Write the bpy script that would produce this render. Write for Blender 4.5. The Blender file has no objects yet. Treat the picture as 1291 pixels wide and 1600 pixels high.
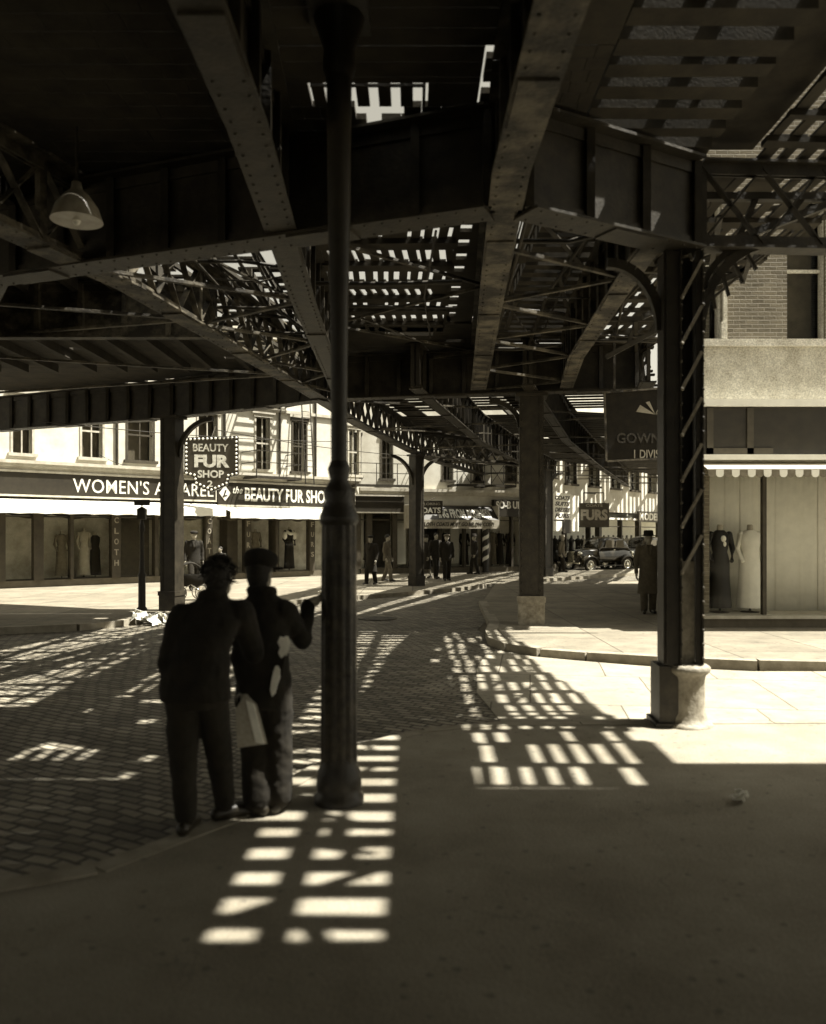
import bpy, bmesh, math, random
from mathutils import Vector, Matrix, Euler
random.seed(7)
S = bpy.context.scene
COL = S.collection
PI = math.pi
R = math.radians

# ------------------------------------------------------------------ camera
HZ, FPX, CAMZ = 835.0, 1310.0, 1.8          # eye level of the picture, focal length in its pixels, eye height
cam = bpy.data.cameras.new('camera')
cam.sensor_fit = 'VERTICAL'; cam.sensor_height = 32.0
cam.lens = FPX / 1600 * 32.0
cam.shift_y = (HZ - 800) / 1600
cam.clip_start = 0.1; cam.clip_end = 2000
cam.dof.use_dof = True; cam.dof.focus_distance = 21.0; cam.dof.aperture_fstop = 1.15
co = bpy.data.objects.new('camera', cam); COL.objects.link(co)
co.location = (0, 0, CAMZ); co.rotation_euler = (R(90), 0, 0)
S.camera = co

# ------------------------------------------------------------------ light
EL, AZ = R(63), math.atan2(-0.06, 1.0)       # the sun stands to the right and a trace behind the camera
SUN = Vector((math.cos(EL) * math.cos(AZ), math.cos(EL) * math.sin(AZ), math.sin(EL)))
wd = bpy.data.worlds.new('World'); S.world = wd; wd.use_nodes = True
nt = wd.node_tree; nt.nodes.clear()
sky = nt.nodes.new('ShaderNodeTexSky'); sky.sky_type = 'NISHITA'; sky.sun_disc = False
sky.sun_elevation = EL; sky.sun_rotation = PI / 2 - AZ
sky.dust_density = 3.0; sky.air_density = 1.0
bw = nt.nodes.new('ShaderNodeRGBToBW')
tint = nt.nodes.new('ShaderNodeMix'); tint.data_type = 'RGBA'; tint.blend_type = 'MULTIPLY'
tint.inputs['Factor'].default_value = 1.0
tint.inputs['B'].default_value = (1.0, 0.95, 0.79, 1)
bg = nt.nodes.new('ShaderNodeBackground'); bg.inputs['Strength'].default_value = 0.074
wo = nt.nodes.new('ShaderNodeOutputWorld')
nt.links.new(sky.outputs[0], bw.inputs[0]); nt.links.new(bw.outputs[0], tint.inputs['A'])
nt.links.new(tint.outputs['Result'], bg.inputs[0]); nt.links.new(bg.outputs[0], wo.inputs[0])
sl = bpy.data.lights.new('sun', 'SUN'); sl.energy = 4.7; sl.angle = R(0.7); sl.color = (1.0, 0.965, 0.87)
so = bpy.data.objects.new('sun', sl); COL.objects.link(so)
so.rotation_euler = SUN.to_track_quat('Z', 'Y').to_euler()
S.view_settings.view_transform = 'Standard'; S.view_settings.look = 'None'
S.view_settings.gamma = 1.0; S.view_settings.use_curve_mapping = False
S.view_settings.exposure = 1.72
S.cycles.max_bounces = 8; S.cycles.transparent_max_bounces = 16
S.cycles.sample_clamp_indirect = 6.0

# ------------------------------------------------------------------ helpers
def at(px, py, Y):                            # the point at depth Y seen at a place of the picture
    return Vector(((px - 645.5) / FPX * Y, Y, CAMZ + (HZ - py) / FPX * Y))
def G(px, py, z=0.0):                         # the point of the level z seen there
    Y = (CAMZ - z) * FPX / (py - HZ)
    return Vector(((px - 645.5) / FPX * Y, Y, z))
def lerp(a, b, t): return a + (b - a) * t
def pl(poly, y):                              # x of a polyline [(x, y)] at y
    if y <= poly[0][1]: i = 0
    else:
        i = len(poly) - 2
        for k in range(len(poly) - 1):
            if y <= poly[k + 1][1]: i = k; break
    (x0, y0), (x1, y1) = poly[i], poly[i + 1]
    return x0 + (x1 - x0) * (y - y0) / (y1 - y0)

def tag(o, label=None, cat=None, group=None, kind=None):
    if label: o['label'] = label
    if cat: o['category'] = cat
    if group: o['group'] = group
    if kind: o['kind'] = kind
    return o
def empty(name, loc=(0, 0, 0), rz=0.0, label=None, cat=None, group=None):
    o = bpy.data.objects.new(name, None); COL.objects.link(o)
    o.location = loc; o.rotation_euler = (0, 0, rz); o.empty_display_size = 0.2
    return tag(o, label, cat, group)
def copy_tree(o, parent=None):
    c = o.copy(); COL.objects.link(c); c.parent = parent
    for ch in o.children: copy_tree(ch, c)
    return c

class MB:
    def __init__(s): s.v = []; s.f = []; s.smooth = set()
    def add(s, vs, fs, smooth=False):
        n = len(s.v); s.v += [tuple(v) for v in vs]
        for f in fs:
            if smooth: s.smooth.add(len(s.f))
            s.f.append(tuple(i + n for i in f))
        return s
    def hexa(s, P):                           # eight corners: bottom ring, top ring
        return s.add(P, [(3, 2, 1, 0), (4, 5, 6, 7), (0, 1, 5, 4), (1, 2, 6, 5), (2, 3, 7, 6), (3, 0, 4, 7)])
    def box(s, x0, x1, y0, y1, z0, z1):
        return s.hexa([(x0, y0, z0), (x1, y0, z0), (x1, y1, z0), (x0, y1, z0), (x0, y0, z1), (x1, y0, z1), (x1, y1, z1), (x0, y1, z1)])
    def bar(s, p, q, w, h, up=(0, 0, 1)):     # box of section w x h from p to q
        p = Vector(p); q = Vector(q); d = (q - p)
        if d.length < 1e-6: return s
        d.normalize(); u = Vector(up)
        if abs(d.dot(u)) > 0.99: u = Vector((1, 0, 0))
        a = d.cross(u).normalized() * (w / 2); b = a.cross(d).normalized() * (h / 2)
        return s.hexa([p - a - b, p + a - b, p + a + b, p - a + b, q - a - b, q + a - b, q + a + b, q - a + b])
    def loft(s, rings, close=True, cap=True, smooth=True):
        n = len(rings[0]); vs = [v for r in rings for v in r]; fs = []
        for k in range(len(rings) - 1):
            for i in range(n if close else n - 1):
                j = (i + 1) % n
                fs.append((k * n + i, k * n + j, (k + 1) * n + j, (k + 1) * n + i))
        s.add(vs, fs, smooth)
        if cap and close:
            m = len(rings) - 1
            s.add(rings[0], [tuple(reversed(range(n)))]); s.add(rings[m], [tuple(range(n))])
        return s
    def tube(s, pts, r, n=10, cap=True):
        pts = [Vector(p) for p in pts]; rs = r if isinstance(r, (list, tuple)) else [r] * len(pts)
        rings = []; ref = Vector((0.13, 0.31, 0.94))
        for i, p in enumerate(pts):
            d = (pts[min(i + 1, len(pts) - 1)] - pts[max(i - 1, 0)]).normalized()
            u = d.cross(ref)
            if u.length < 0.1: u = d.cross(Vector((1, 0, 0)))
            u.normalize(); w = d.cross(u).normalized()
            rings.append([p + (u * math.cos(2 * PI * k / n) + w * math.sin(2 * PI * k / n)) * rs[i] for k in range(n)])
        return s.loft(rings, cap=cap)
    def ell(s, c, rad, n=16, m=10, rot=None):
        c = Vector(c); M = rot.to_matrix() if rot else Matrix.Identity(3); rings = []
        for k in range(1, m):
            t = PI * k / m - PI / 2
            rings.append([c + M @ Vector((rad[0] * math.cos(t) * math.cos(2 * PI * i / n), rad[1] * math.cos(t) * math.sin(2 * PI * i / n), rad[2] * math.sin(t))) for i in range(n)])
        vs = [v for r in rings for v in r]; b = len(vs); vs += [c + M @ Vector((0, 0, -rad[2])), c + M @ Vector((0, 0, rad[2]))]
        fs = []
        for k in range(m - 2):
            for i in range(n):
                j = (i + 1) % n; fs.append((k * n + i, k * n + j, (k + 1) * n + j, (k + 1) * n + i))
        for i in range(n):
            j = (i + 1) % n; fs.append((b, j, i)); fs.append((b + 1, (m - 2) * n + i, (m - 2) * n + j))
        return s.add(vs, fs, True)
    def limb(s, prs, n=12):                   # rounded tapered limb through (point, radius)
        s.tube([p for p, r in prs], [r for p, r in prs], n)
        for p, r in prs: s.ell(p, (r, r, r), n, 8)
        return s
    def lathe(s, prof, c=(0, 0, 0), n=20, smooth=True, flute=0.0, nf=0):
        c = Vector(c); rings = []
        for r, z in prof:
            rings.append([c + Vector(((r - (flute * r if nf and i % (n // nf) == 0 else 0)) * math.cos(2 * PI * i / n), (r - (flute * r if nf and i % (n // nf) == 0 else 0)) * math.sin(2 * PI * i / n), z)) for i in range(n)])
        return s.loft(rings, smooth=smooth)
    def prism(s, poly, z0, z1):               # plan outline extruded
        n = len(poly)
        return s.add([(x, y, z0) for x, y in poly] + [(x, y, z1) for x, y in poly],
                     [tuple(reversed(range(n))), tuple(range(n, 2 * n))] + [(i, (i + 1) % n, n + (i + 1) % n, n + i) for i in range(n)])
    def slab(s, poly, y0, y1):                # outline in x,z extruded along y
        n = len(poly)
        return s.add([(x, y0, z) for x, z in poly] + [(x, y1, z) for x, z in poly],
                     [tuple(range(n)), tuple(reversed(range(n, 2 * n)))] + [(i, n + i, n + (i + 1) % n, (i + 1) % n) for i in range(n)])
    def mesh(s, name, mat, recalc=True):
        me = bpy.data.meshes.new(name); me.from_pydata(s.v, [], s.f)
        if recalc:
            bm = bmesh.new(); bm.from_mesh(me); bmesh.ops.recalc_face_normals(bm, faces=bm.faces); bm.to_mesh(me); bm.free()
        for i in s.smooth: me.polygons[i].use_smooth = True
        if mat: me.materials.append(mat)
        return me
    def build(s, name, mat, parent=None, loc=None, rz=None):
        o = bpy.data.objects.new(name, s.mesh(name, mat)); COL.objects.link(o)
        if parent: o.parent = parent
        if loc is not None: o.location = loc
        if rz is not None: o.rotation_euler = (0, 0, rz)
        return o

def baked(me, mods):                          # runs modifiers over a mesh, gives back the plain result
    o = bpy.data.objects.new('bake', me); COL.objects.link(o)
    for typ, kw in mods:
        m = o.modifiers.new(typ, typ)
        for k, v in kw.items(): setattr(m, k, v)
    dg = bpy.context.evaluated_depsgraph_get()
    r = bpy.data.meshes.new_from_object(o.evaluated_get(dg))
    bpy.data.objects.remove(o)
    return r
CLOUD = bpy.data.textures.new('folds', 'CLOUDS'); CLOUD.noise_scale = 0.085; CLOUD.noise_depth = 1
def flesh(mb, name, mat, parent, voxel=0.012, smooth=3, extra=None, folds=0.0):   # one continuous surface out of overlapping limbs
    me = baked(mb.mesh('raw', None), [('REMESH', dict(mode='VOXEL', voxel_size=voxel)), ('SMOOTH', dict(iterations=smooth, factor=0.5))] + ([('DISPLACE', dict(texture=CLOUD, strength=folds, mid_level=0.5, texture_coords='LOCAL'))] if folds else []))
    if extra:
        bm = bmesh.new(); bm.from_mesh(me); bm.from_mesh(extra.mesh('raw2', None)); bm.to_mesh(me); bm.free()
    me.materials.clear(); me.materials.append(mat)
    for p in me.polygons: p.use_smooth = True
    o = bpy.data.objects.new(name, me); COL.objects.link(o); o.parent = parent
    return o

# ------------------------------------------------------------------ materials (an old warm toned monochrome world)
def tone(v):                                  # linear albedo -> warm grey, browner when darker
    k = min(1.0, max(0.0, v / 0.7)) ** 0.5
    return (v, v * lerp(0.77, 0.975, k), v * lerp(0.40, 0.86, k), 1)
def mat(name, v, v2=None, scale=6.0, rough=0.8, metal=0.0, bump=0.0, bscale=40.0, detail=6.0, lo=0.35, hi=0.65, spec=0.4, grain=0.0, gscale=160):
    m = bpy.data.materials.new(name); m.use_nodes = True; t = m.node_tree; b = t.nodes['Principled BSDF']
    b.inputs['Roughness'].default_value = rough; b.inputs['Metallic'].default_value = metal
    b.inputs['Specular IOR Level'].default_value = spec
    tc = t.nodes.new('ShaderNodeTexCoord')
    if v2 is None: v2 = v * 0.75
    n = t.nodes.new('ShaderNodeTexNoise'); n.inputs['Scale'].default_value = scale; n.inputs['Detail'].default_value = detail; n.inputs['Roughness'].default_value = 0.65
    t.links.new(tc.outputs['Object'], n.inputs['Vector'])
    r = t.nodes.new('ShaderNodeValToRGB'); r.color_ramp.elements[0].position = lo; r.color_ramp.elements[1].position = hi
    r.color_ramp.elements[0].color = tone(v2); r.color_ramp.elements[1].color = tone(v)
    t.links.new(n.outputs['Fac'], r.inputs['Fac'])
    if grain:
        ng = t.nodes.new('ShaderNodeTexNoise'); ng.inputs['Scale'].default_value = gscale; ng.inputs['Detail'].default_value = 3; t.links.new(tc.outputs['Object'], ng.inputs['Vector'])
        mg = t.nodes.new('ShaderNodeMapRange'); mg.inputs['From Min'].default_value = 0.3; mg.inputs['From Max'].default_value = 0.7; mg.inputs['To Min'].default_value = 1 - grain; mg.inputs['To Max'].default_value = 1 + grain; t.links.new(ng.outputs['Fac'], mg.inputs['Value'])
        mm = t.nodes.new('ShaderNodeMix'); mm.data_type = 'RGBA'; mm.blend_type = 'MULTIPLY'; mm.inputs['Factor'].default_value = 1
        t.links.new(r.outputs['Color'], mm.inputs['A']); t.links.new(mg.outputs['Result'], mm.inputs['B']); t.links.new(mm.outputs['Result'], b.inputs['Base Color'])
    else: t.links.new(r.outputs['Color'], b.inputs['Base Color'])
    if bump:
        n2 = t.nodes.new('ShaderNodeTexNoise'); n2.inputs['Scale'].default_value = bscale; n2.inputs['Detail'].default_value = 5
        t.links.new(tc.outputs['Object'], n2.inputs['Vector'])
        bp = t.nodes.new('ShaderNodeBump'); bp.inputs['Strength'].default_value = bump; bp.inputs['Distance'].default_value = 0.02
        t.links.new(n2.outputs['Fac'], bp.inputs['Height']); t.links.new(bp.outputs['Normal'], b.inputs['Normal'])
    return m
def brickmat(name, va, vb, vm, w, h, mortar, rot=(0, 0, 0), bump=0.5, rough=0.85, offset=0.5, stain=0.25, dist=0.02):
    m = bpy.data.materials.new(name); m.use_nodes = True; t = m.node_tree; b = t.nodes['Principled BSDF']
    b.inputs['Roughness'].default_value = rough
    tc = t.nodes.new('ShaderNodeTexCoord'); mp = t.nodes.new('ShaderNodeMapping'); mp.inputs['Rotation'].default_value = rot
    # a slow warp so that the courses wander
    nz = t.nodes.new('ShaderNodeTexNoise'); nz.inputs['Scale'].default_value = 0.6 if dist > 0.02 else 3.0; nz.inputs['Detail'].default_value = 3
    vm_ = t.nodes.new('ShaderNodeVectorMath'); vm_.operation = 'SCALE'; vm_.inputs['Scale'].default_value = dist
    ad = t.nodes.new('ShaderNodeVectorMath'); ad.operation = 'ADD'
    t.links.new(tc.outputs['Object'], nz.inputs['Vector']); t.links.new(nz.outputs['Color'], vm_.inputs[0])
    t.links.new(tc.outputs['Object'], ad.inputs[0]); t.links.new(vm_.outputs[0], ad.inputs[1])
    t.links.new(ad.outputs[0], mp.inputs['Vector'])
    br = t.nodes.new('ShaderNodeTexBrick'); br.offset = offset
    br.inputs['Scale'].default_value = 1.0; br.inputs['Brick Width'].default_value = w; br.inputs['Row Height'].default_value = h
    br.inputs['Mortar Size'].default_value = mortar; br.inputs['Mortar Smooth'].default_value = 0.6; br.inputs['Bias'].default_value = -0.1
    br.inputs['Color1'].default_value = tone(va); br.inputs['Color2'].default_value = tone(vb); br.inputs['Mortar'].default_value = tone(vm)
    t.links.new(mp.outputs[0], br.inputs['Vector'])
    n = t.nodes.new('ShaderNodeTexNoise'); n.inputs['Scale'].default_value = 1.6; n.inputs['Detail'].default_value = 12; n.inputs['Roughness'].default_value = 0.72; t.links.new(tc.outputs['Object'], n.inputs['Vector'])
    mr = t.nodes.new('ShaderNodeMapRange'); mr.inputs['From Min'].default_value = 0.3; mr.inputs['From Max'].default_value = 0.7
    mr.inputs['To Min'].default_value = 1 - stain; mr.inputs['To Max'].default_value = 1 + stain; t.links.new(n.outputs['Fac'], mr.inputs['Value'])
    mx = t.nodes.new('ShaderNodeMix'); mx.data_type = 'RGBA'; mx.blend_type = 'MULTIPLY'; mx.inputs['Factor'].default_value = 1
    t.links.new(br.outputs['Color'], mx.inputs['A']); t.links.new(mr.outputs['Result'], mx.inputs['B']); t.links.new(mx.outputs['Result'], b.inputs['Base Color'])
    inv = t.nodes.new('ShaderNodeMath'); inv.operation = 'SUBTRACT'; inv.inputs[0].default_value = 1; t.links.new(br.outputs['Fac'], inv.inputs[1])
    n3 = t.nodes.new('ShaderNodeTexNoise'); n3.inputs['Scale'].default_value = 25; n3.inputs['Detail'].default_value = 4; t.links.new(tc.outputs['Object'], n3.inputs['Vector'])
    a2 = t.nodes.new('ShaderNodeMath'); a2.operation = 'MULTIPLY_ADD'; a2.inputs[1].default_value = 0.5; t.links.new(n3.outputs['Fac'], a2.inputs[0]); t.links.new(inv.outputs[0], a2.inputs[2])
    bp = t.nodes.new('ShaderNodeBump'); bp.inputs['Strength'].default_value = bump; bp.inputs['Distance'].default_value = 0.03
    t.links.new(a2.outputs[0], bp.inputs['Height']); t.links.new(bp.outputs['Normal'], b.inputs['Normal'])
    return m
def glassmat(name, v=0.02, refl=1.0):
    m = bpy.data.materials.new(name); m.use_nodes = True; t = m.node_tree; t.nodes.clear()
    o = t.nodes.new('ShaderNodeOutputMaterial'); tr = t.nodes.new('ShaderNodeBsdfTransparent'); gl = t.nodes.new('ShaderNodeBsdfGlossy')
    tr.inputs[0].default_value = (0.98, 0.98, 0.97, 1); gl.inputs['Roughness'].default_value = 0.02; gl.inputs[0].default_value = (1, 0.97, 0.88, 1)
    fr = t.nodes.new('ShaderNodeFresnel'); fr.inputs['IOR'].default_value = 1.5; mx = t.nodes.new('ShaderNodeMixShader')
    ml = t.nodes.new('ShaderNodeMath'); ml.operation = 'MULTIPLY'; ml.inputs[1].default_value = refl
    t.links.new(fr.outputs[0], ml.inputs[0]); t.links.new(ml.outputs[0], mx.inputs[0]); t.links.new(tr.outputs[0], mx.inputs[1]); t.links.new(gl.outputs[0], mx.inputs[2]); t.links.new(mx.outputs[0], o.inputs[0])
    return m

M = {}
M['iron'] = mat('iron', 0.042, 0.016, 5, 0.55, 0.0, 0.25, 30)
M['iron_worn'] = mat('iron_worn', 0.13, 0.022, 3.2, 0.65, 0.0, 0.4, 35, detail=10, lo=0.44, hi=0.62)
M['iron_black'] = mat('iron_black', 0.03, 0.016, 6, 0.45, 0.0, 0.2, 40)
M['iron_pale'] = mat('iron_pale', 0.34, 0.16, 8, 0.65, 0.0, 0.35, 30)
M['timber'] = mat('timber', 0.042, 0.018, 3, 0.9, 0.0, 0.1, 45)
M['asphalt'] = mat('asphalt', 0.17, 0.10, 0.7, 0.9, 0.0, 0.35, 55, detail=9, lo=0.3, hi=0.7)
M['flagging'] = brickmat('flagging', 0.30, 0.25, 0.11, 1.35, 1.8, 0.012, rot=(0, 0, R(8)), bump=0.4, offset=0.3, stain=0.3)
M['pavement'] = mat('pavement', 0.31, 0.19, 0.9, 0.88, 0.0, 0.4, 60, detail=12, lo=0.34, hi=0.66, grain=0.45, gscale=140)
def wear(m, crack=0.5, cw=0.008, spots=7.0):     # cracks and trodden-in spots over a pavement's own colour
    t = m.node_tree; b = t.nodes['Principled BSDF']; src = b.inputs['Base Color'].links[0].from_socket
    tc = t.nodes.new('ShaderNodeTexCoord'); nz = t.nodes.new('ShaderNodeTexNoise'); nz.inputs['Scale'].default_value = 1.6; nz.inputs['Detail'].default_value = 6
    sc_ = t.nodes.new('ShaderNodeVectorMath'); sc_.operation = 'SCALE'; sc_.inputs['Scale'].default_value = 0.9; ad = t.nodes.new('ShaderNodeVectorMath'); ad.operation = 'ADD'
    t.links.new(tc.outputs['Object'], nz.inputs['Vector']); t.links.new(nz.outputs['Color'], sc_.inputs[0]); t.links.new(tc.outputs['Object'], ad.inputs[0]); t.links.new(sc_.outputs[0], ad.inputs[1])
    v = t.nodes.new('ShaderNodeTexVoronoi'); v.feature = 'DISTANCE_TO_EDGE'; v.inputs['Scale'].default_value = 0.42; t.links.new(ad.outputs[0], v.inputs['Vector'])
    mr = t.nodes.new('ShaderNodeMapRange'); mr.inputs['From Min'].default_value = 0.0; mr.inputs['From Max'].default_value = cw; mr.inputs['To Min'].default_value = crack; mr.inputs['To Max'].default_value = 1; t.links.new(v.outputs['Distance'], mr.inputs['Value'])
    g = t.nodes.new('ShaderNodeTexVoronoi'); g.inputs['Scale'].default_value = spots; t.links.new(tc.outputs['Object'], g.inputs['Vector'])
    m2 = t.nodes.new('ShaderNodeMapRange'); m2.inputs['From Min'].default_value = 0.10; m2.inputs['From Max'].default_value = 0.16; m2.inputs['To Min'].default_value = 0.66; m2.inputs['To Max'].default_value = 1; t.links.new(g.outputs['Distance'], m2.inputs['Value'])
    mu = t.nodes.new('ShaderNodeMath'); mu.operation = 'MULTIPLY'; t.links.new(mr.outputs['Result'], mu.inputs[0]); t.links.new(m2.outputs['Result'], mu.inputs[1])
    mx = t.nodes.new('ShaderNodeMix'); mx.data_type = 'RGBA'; mx.blend_type = 'MULTIPLY'; mx.inputs['Factor'].default_value = 1
    t.links.new(src, mx.inputs['A']); t.links.new(mu.outputs[0], mx.inputs['B']); t.links.new(mx.outputs['Result'], b.inputs['Base Color'])
wear(M['pavement'], 0.82, 0.004, 7.0)
M['sidewalk'] = brickmat('sidewalk', 0.21, 0.165, 0.07, 1.5, 1.5, 0.014, bump=0.4, offset=0.0, stain=0.35)
wear(M['flagging'], 0.6, 0.004, 5.0); wear(M['sidewalk'], 0.6, 0.004, 5.0)
M['cobble'] = brickmat('cobble', 0.27, 0.10, 0.04, 0.20, 0.10, 0.018, rot=(0, 0, R(28)), bump=0.9, rough=0.7, stain=0.45, dist=0.32)
M['kerb'] = mat('kerb', 0.32, 0.2, 4, 0.85, 0.0, 0.3, 25)
M['stucco'] = mat('stucco', 0.6, 0.42, 1.2, 0.9, 0.0, 0.25, 30, lo=0.3, hi=0.6)
M['stucco_grey'] = mat('stucco_grey', 0.6, 0.42, 3, 0.9, 0.0, 0.4, 45, grain=0.3, gscale=38)
M['brick'] = brickmat('brick', 0.17, 0.11, 0.24, 0.22, 0.075, 0.01, rot=(R(90), 0, 0), bump=0.5)
M['brick_far'] = brickmat('brick_far', 0.30, 0.22, 0.34, 0.22, 0.075, 0.012, rot=(R(90), 0, 0), bump=0.4)
M['trim'] = mat('trim', 0.5, 0.34, 4, 0.7)
M['white'] = mat('white', 0.78, 0.68, 5, 0.75)
M['cloth_white'] = mat('cloth_white', 0.8, 0.72, 6, 0.95, bump=0.2, bscale=14)
M['cloth_grey'] = mat('cloth_grey', 0.4, 0.3, 6, 0.95, bump=0.2, bscale=14)
M['curtain'] = mat('curtain', 0.78, 0.7, 3, 0.95)
M['sign_dark'] = mat('sign_dark', 0.028, 0.018, 5, 0.5)
M['sign_mid'] = mat('sign_mid', 0.06, 0.04, 5, 0.5)
M['letter'] = mat('letter', 0.70, 0.40, 7, 0.6, detail=9, lo=0.36, hi=0.52)
M['letter_grey'] = mat('letter_grey', 0.36, 0.25, 9, 0.6)
M['wood_dark'] = mat('wood_dark', 0.06, 0.035, 6, 0.6)
M['inside'] = mat('inside', 0.62, 0.4, 3, 0.9)
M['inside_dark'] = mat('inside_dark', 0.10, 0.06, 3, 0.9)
M['post_paint'] = mat('post_paint', 0.055, 0.022, 9, 0.5, 0.0, 0.5, 30, detail=9, lo=0.42, hi=0.6)
M['glass'] = glassmat('glass', refl=0.09)
M['black_cloth'] = mat('black_cloth', 0.018, 0.009, 7, 0.95, bump=0.25, bscale=18)
M['dark_cloth'] = mat('dark_cloth', 0.022, 0.012, 7, 0.95, bump=0.3, bscale=16)
M['coat_cloth'] = mat('coat_cloth', 0.13, 0.085, 9, 0.95, bump=0.3, bscale=16)
M['mid_cloth'] = mat('mid_cloth', 0.2, 0.12, 9, 0.95)
M['skin'] = mat('skin', 0.38, 0.32, 8, 0.6)
M['skin_shade'] = mat('skin_shade', 0.30, 0.25, 8, 0.6)
M['hair'] = mat('hair', 0.02, 0.01, 30, 0.7)
M['leather'] = mat('leather', 0.03, 0.018, 9, 0.4)
M['paper'] = mat('paper', 0.82, 0.68, 10, 0.9, bump=0.4, bscale=12)
M['newsprint'] = mat('newsprint', 0.46, 0.36, 40, 0.9)
M['car_paint'] = mat('car_paint', 0.02, 0.015, 3, 0.15, spec=0.6)
M['chrome'] = mat('chrome', 0.7, 0.6, 5, 0.12, 1.0)
M['rubber'] = mat('rubber', 0.025, 0.02, 9, 0.85)
M['enamel'] = mat('enamel', 0.38, 0.22, 4, 0.35)
M['bulb'] = mat('bulb', 0.8, 0.75, 4, 0.25)
M['satin_black'] = mat('satin_black', 0.012, 0.006, 8, 0.5, bump=0.3, bscale=10)
M['slate'] = mat('slate', 0.12, 0.08, 4, 0.7)

def text_mb(body, w, h, bold=0.0, shear=0.0, depth=0.012, space=1.0):      # lettering standing in x,z, centred on x, from z=0; depth towards -y
    c = bpy.data.curves.new('lettering', 'FONT'); c.body = body; c.size = 1; c.align_x = 'CENTER'; c.offset = bold; c.shear = shear; c.space_character = space
    c.extrude = 0.5; c.resolution_u = 3
    o = bpy.data.objects.new('lettering', c); COL.objects.link(o)
    me = bpy.data.meshes.new_from_object(o.evaluated_get(bpy.context.evaluated_depsgraph_get()))
    bpy.data.objects.remove(o)
    xs = [v.co.x for v in me.vertices]; ys = [v.co.y for v in me.vertices]
    x0, x1, y0, y1 = min(xs), max(xs), min(ys), max(ys)
    mb = MB(); mb.add([((v.co.x - (x0 + x1) / 2) / (x1 - x0) * w, -(v.co.z + 0.5) * depth, (v.co.y - y0) / (y1 - y0) * h) for v in me.vertices], [tuple(p.vertices) for p in me.polygons])
    bpy.data.meshes.remove(me)
    return mb
def put(mb, M4):                              # moves all points of a builder
    mb.v = [tuple(M4 @ Vector(v)) for v in mb.v]; return mb
def lettering(body, x, y, z, w, h, m, parent, **k):
    return put(text_mb(body, w, h, **k), Matrix.Translation((x, y, z))).build('lettering', m, parent)

# ------------------------------------------------------------------ ground
def sheet(name, poly, z, m, kind='structure'):
    me = bpy.data.meshes.new(name); me.from_pydata([(x, y, 0) for x, y in poly], [], [tuple(range(len(poly)))])
    me.materials.append(m); o = bpy.data.objects.new(name, me); COL.objects.link(o); o.location.z = z
    if me.polygons[0].normal.z < 0: me.flip_normals()
    return tag(o, kind=kind)
sheet('ground', [(-400, -60), (400, -60), (400, 700), (-400, 700)], -0.012, M['asphalt'])
edge = [(-14, 0.2), (-4, 3.2), (-1.68, 4.45), (-1.13, 5.25), (-0.75, 6.3), (-0.42, 7.05), (0.1, 7.6), (0.85, 7.86), (2.3, 7.9)]
sheet('road', [(-14, 0.25)] + edge[1:] + [(5, 8.0), (5, 10.9), (3.2, 11.3), (2.0, 12.2), (1.45, 14.2), (1.2, 15.8), (2.5, 22), (6, 30), (12, 36), (24, 50), (10, 37.4), (5.3, 32.6), (3.9, 30.9), (1.1, 26.5), (-1.6, 23.4), (-3.2, 21.7), (-5.3, 18.6), (-6.3, 15.9), (-10, 14.1), (-16, 11.8)], 0.0, M['cobble'])
pv = MB(); pv.prism([(-30, -20), (30, -20), (30, 7.95), (5, 7.92)] + list(reversed(edge)) + [(-30, -4)], -0.3, 0.022)
tag(pv.build('pavement', M['pavement']), kind='structure')
tag(MB().prism([(0.85, 7.93), (2.3, 7.97), (30, 8.0), (30, 11.0), (4.4, 10.95), (3.2, 11.35), (2.3, 11.9), (1.75, 12.3), (1.35, 12.9), (1.1, 12.6), (0.85, 11.2), (0.72, 9.5)], -0.3, 0.012).build('pavement', M['flagging']), kind='structure')
fk = MB(); ep = [Vector((x, y, 0)) for x, y in edge[1:]] + [Vector((3.4, 7.95, 0)), Vector((9, 8.0, 0))]
for a, b in zip(ep, ep[1:]):
    n = max(1, round((b - a).length / 0.9)); s_ = (b - a).normalized()
    for i in range(n): fk.bar(a.lerp(b, i / n) + s_ * 0.006, a.lerp(b, (i + 1) / n) - s_ * 0.006, 0.15, 0.062 + random.uniform(-0.008, 0.01))
tag(fk.build('kerb', M['kerb']), kind='structure')
def kerbed(poly_front, poly_back, z, m):      # raised walk with stone kerb along its front edge
    tag(MB().prism(poly_front + list(reversed(poly_back)), -0.3, z).build('sidewalk', m), kind='structure')
    k = MB(); pts = [Vector((x, y, z / 2 - 0.05)) for x, y in poly_front]
    for a, b in zip(pts, pts[1:]):
        L = (b - a).length; n = max(1, round(L / 1.7))
        for i in range(n):
            p = a.lerp(b, i / n); q = a.lerp(b, (i + 1) / n); d = (q - p).normalized() * 0.008
            j = random.uniform(-0.008, 0.008)
            k.bar(p + d + Vector((0, 0, j)), q - d + Vector((0, 0, j)), 0.2, z + 0.11)
    tag(k.build('kerb', M['kerb']), kind='structure')
far_kerb = [(-24, 8.0), (-10, 13.9), (-6.3, 15.7), (-5.75, 16.4), (-5.3, 18.3), (-3.2, 21.4), (-1.6, 23.1), (1.1, 26.2), (3.9, 30.6), (5.3, 32.3), (10, 37), (22, 51), (60, 92)]
far_back = [(-30, 14), (-14, 26), (-8, 33), (-6, 36), (-3, 38), (0, 40), (3, 41), (6, 43), (8, 45), (12, 50), (16, 55), (30, 73), (66, 110)]
kerbed(far_kerb, far_back, 0.12, M['sidewalk'])
near_kerb = [(1.75, 21.0), (1.55, 16.0), (1.36, 14.6), (1.32, 13.7), (1.5, 12.9), (1.9, 12.35), (2.5, 12.0), (3.4, 11.6), (4.6, 11.2), (9, 10.6), (30, 9.5)]
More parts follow.
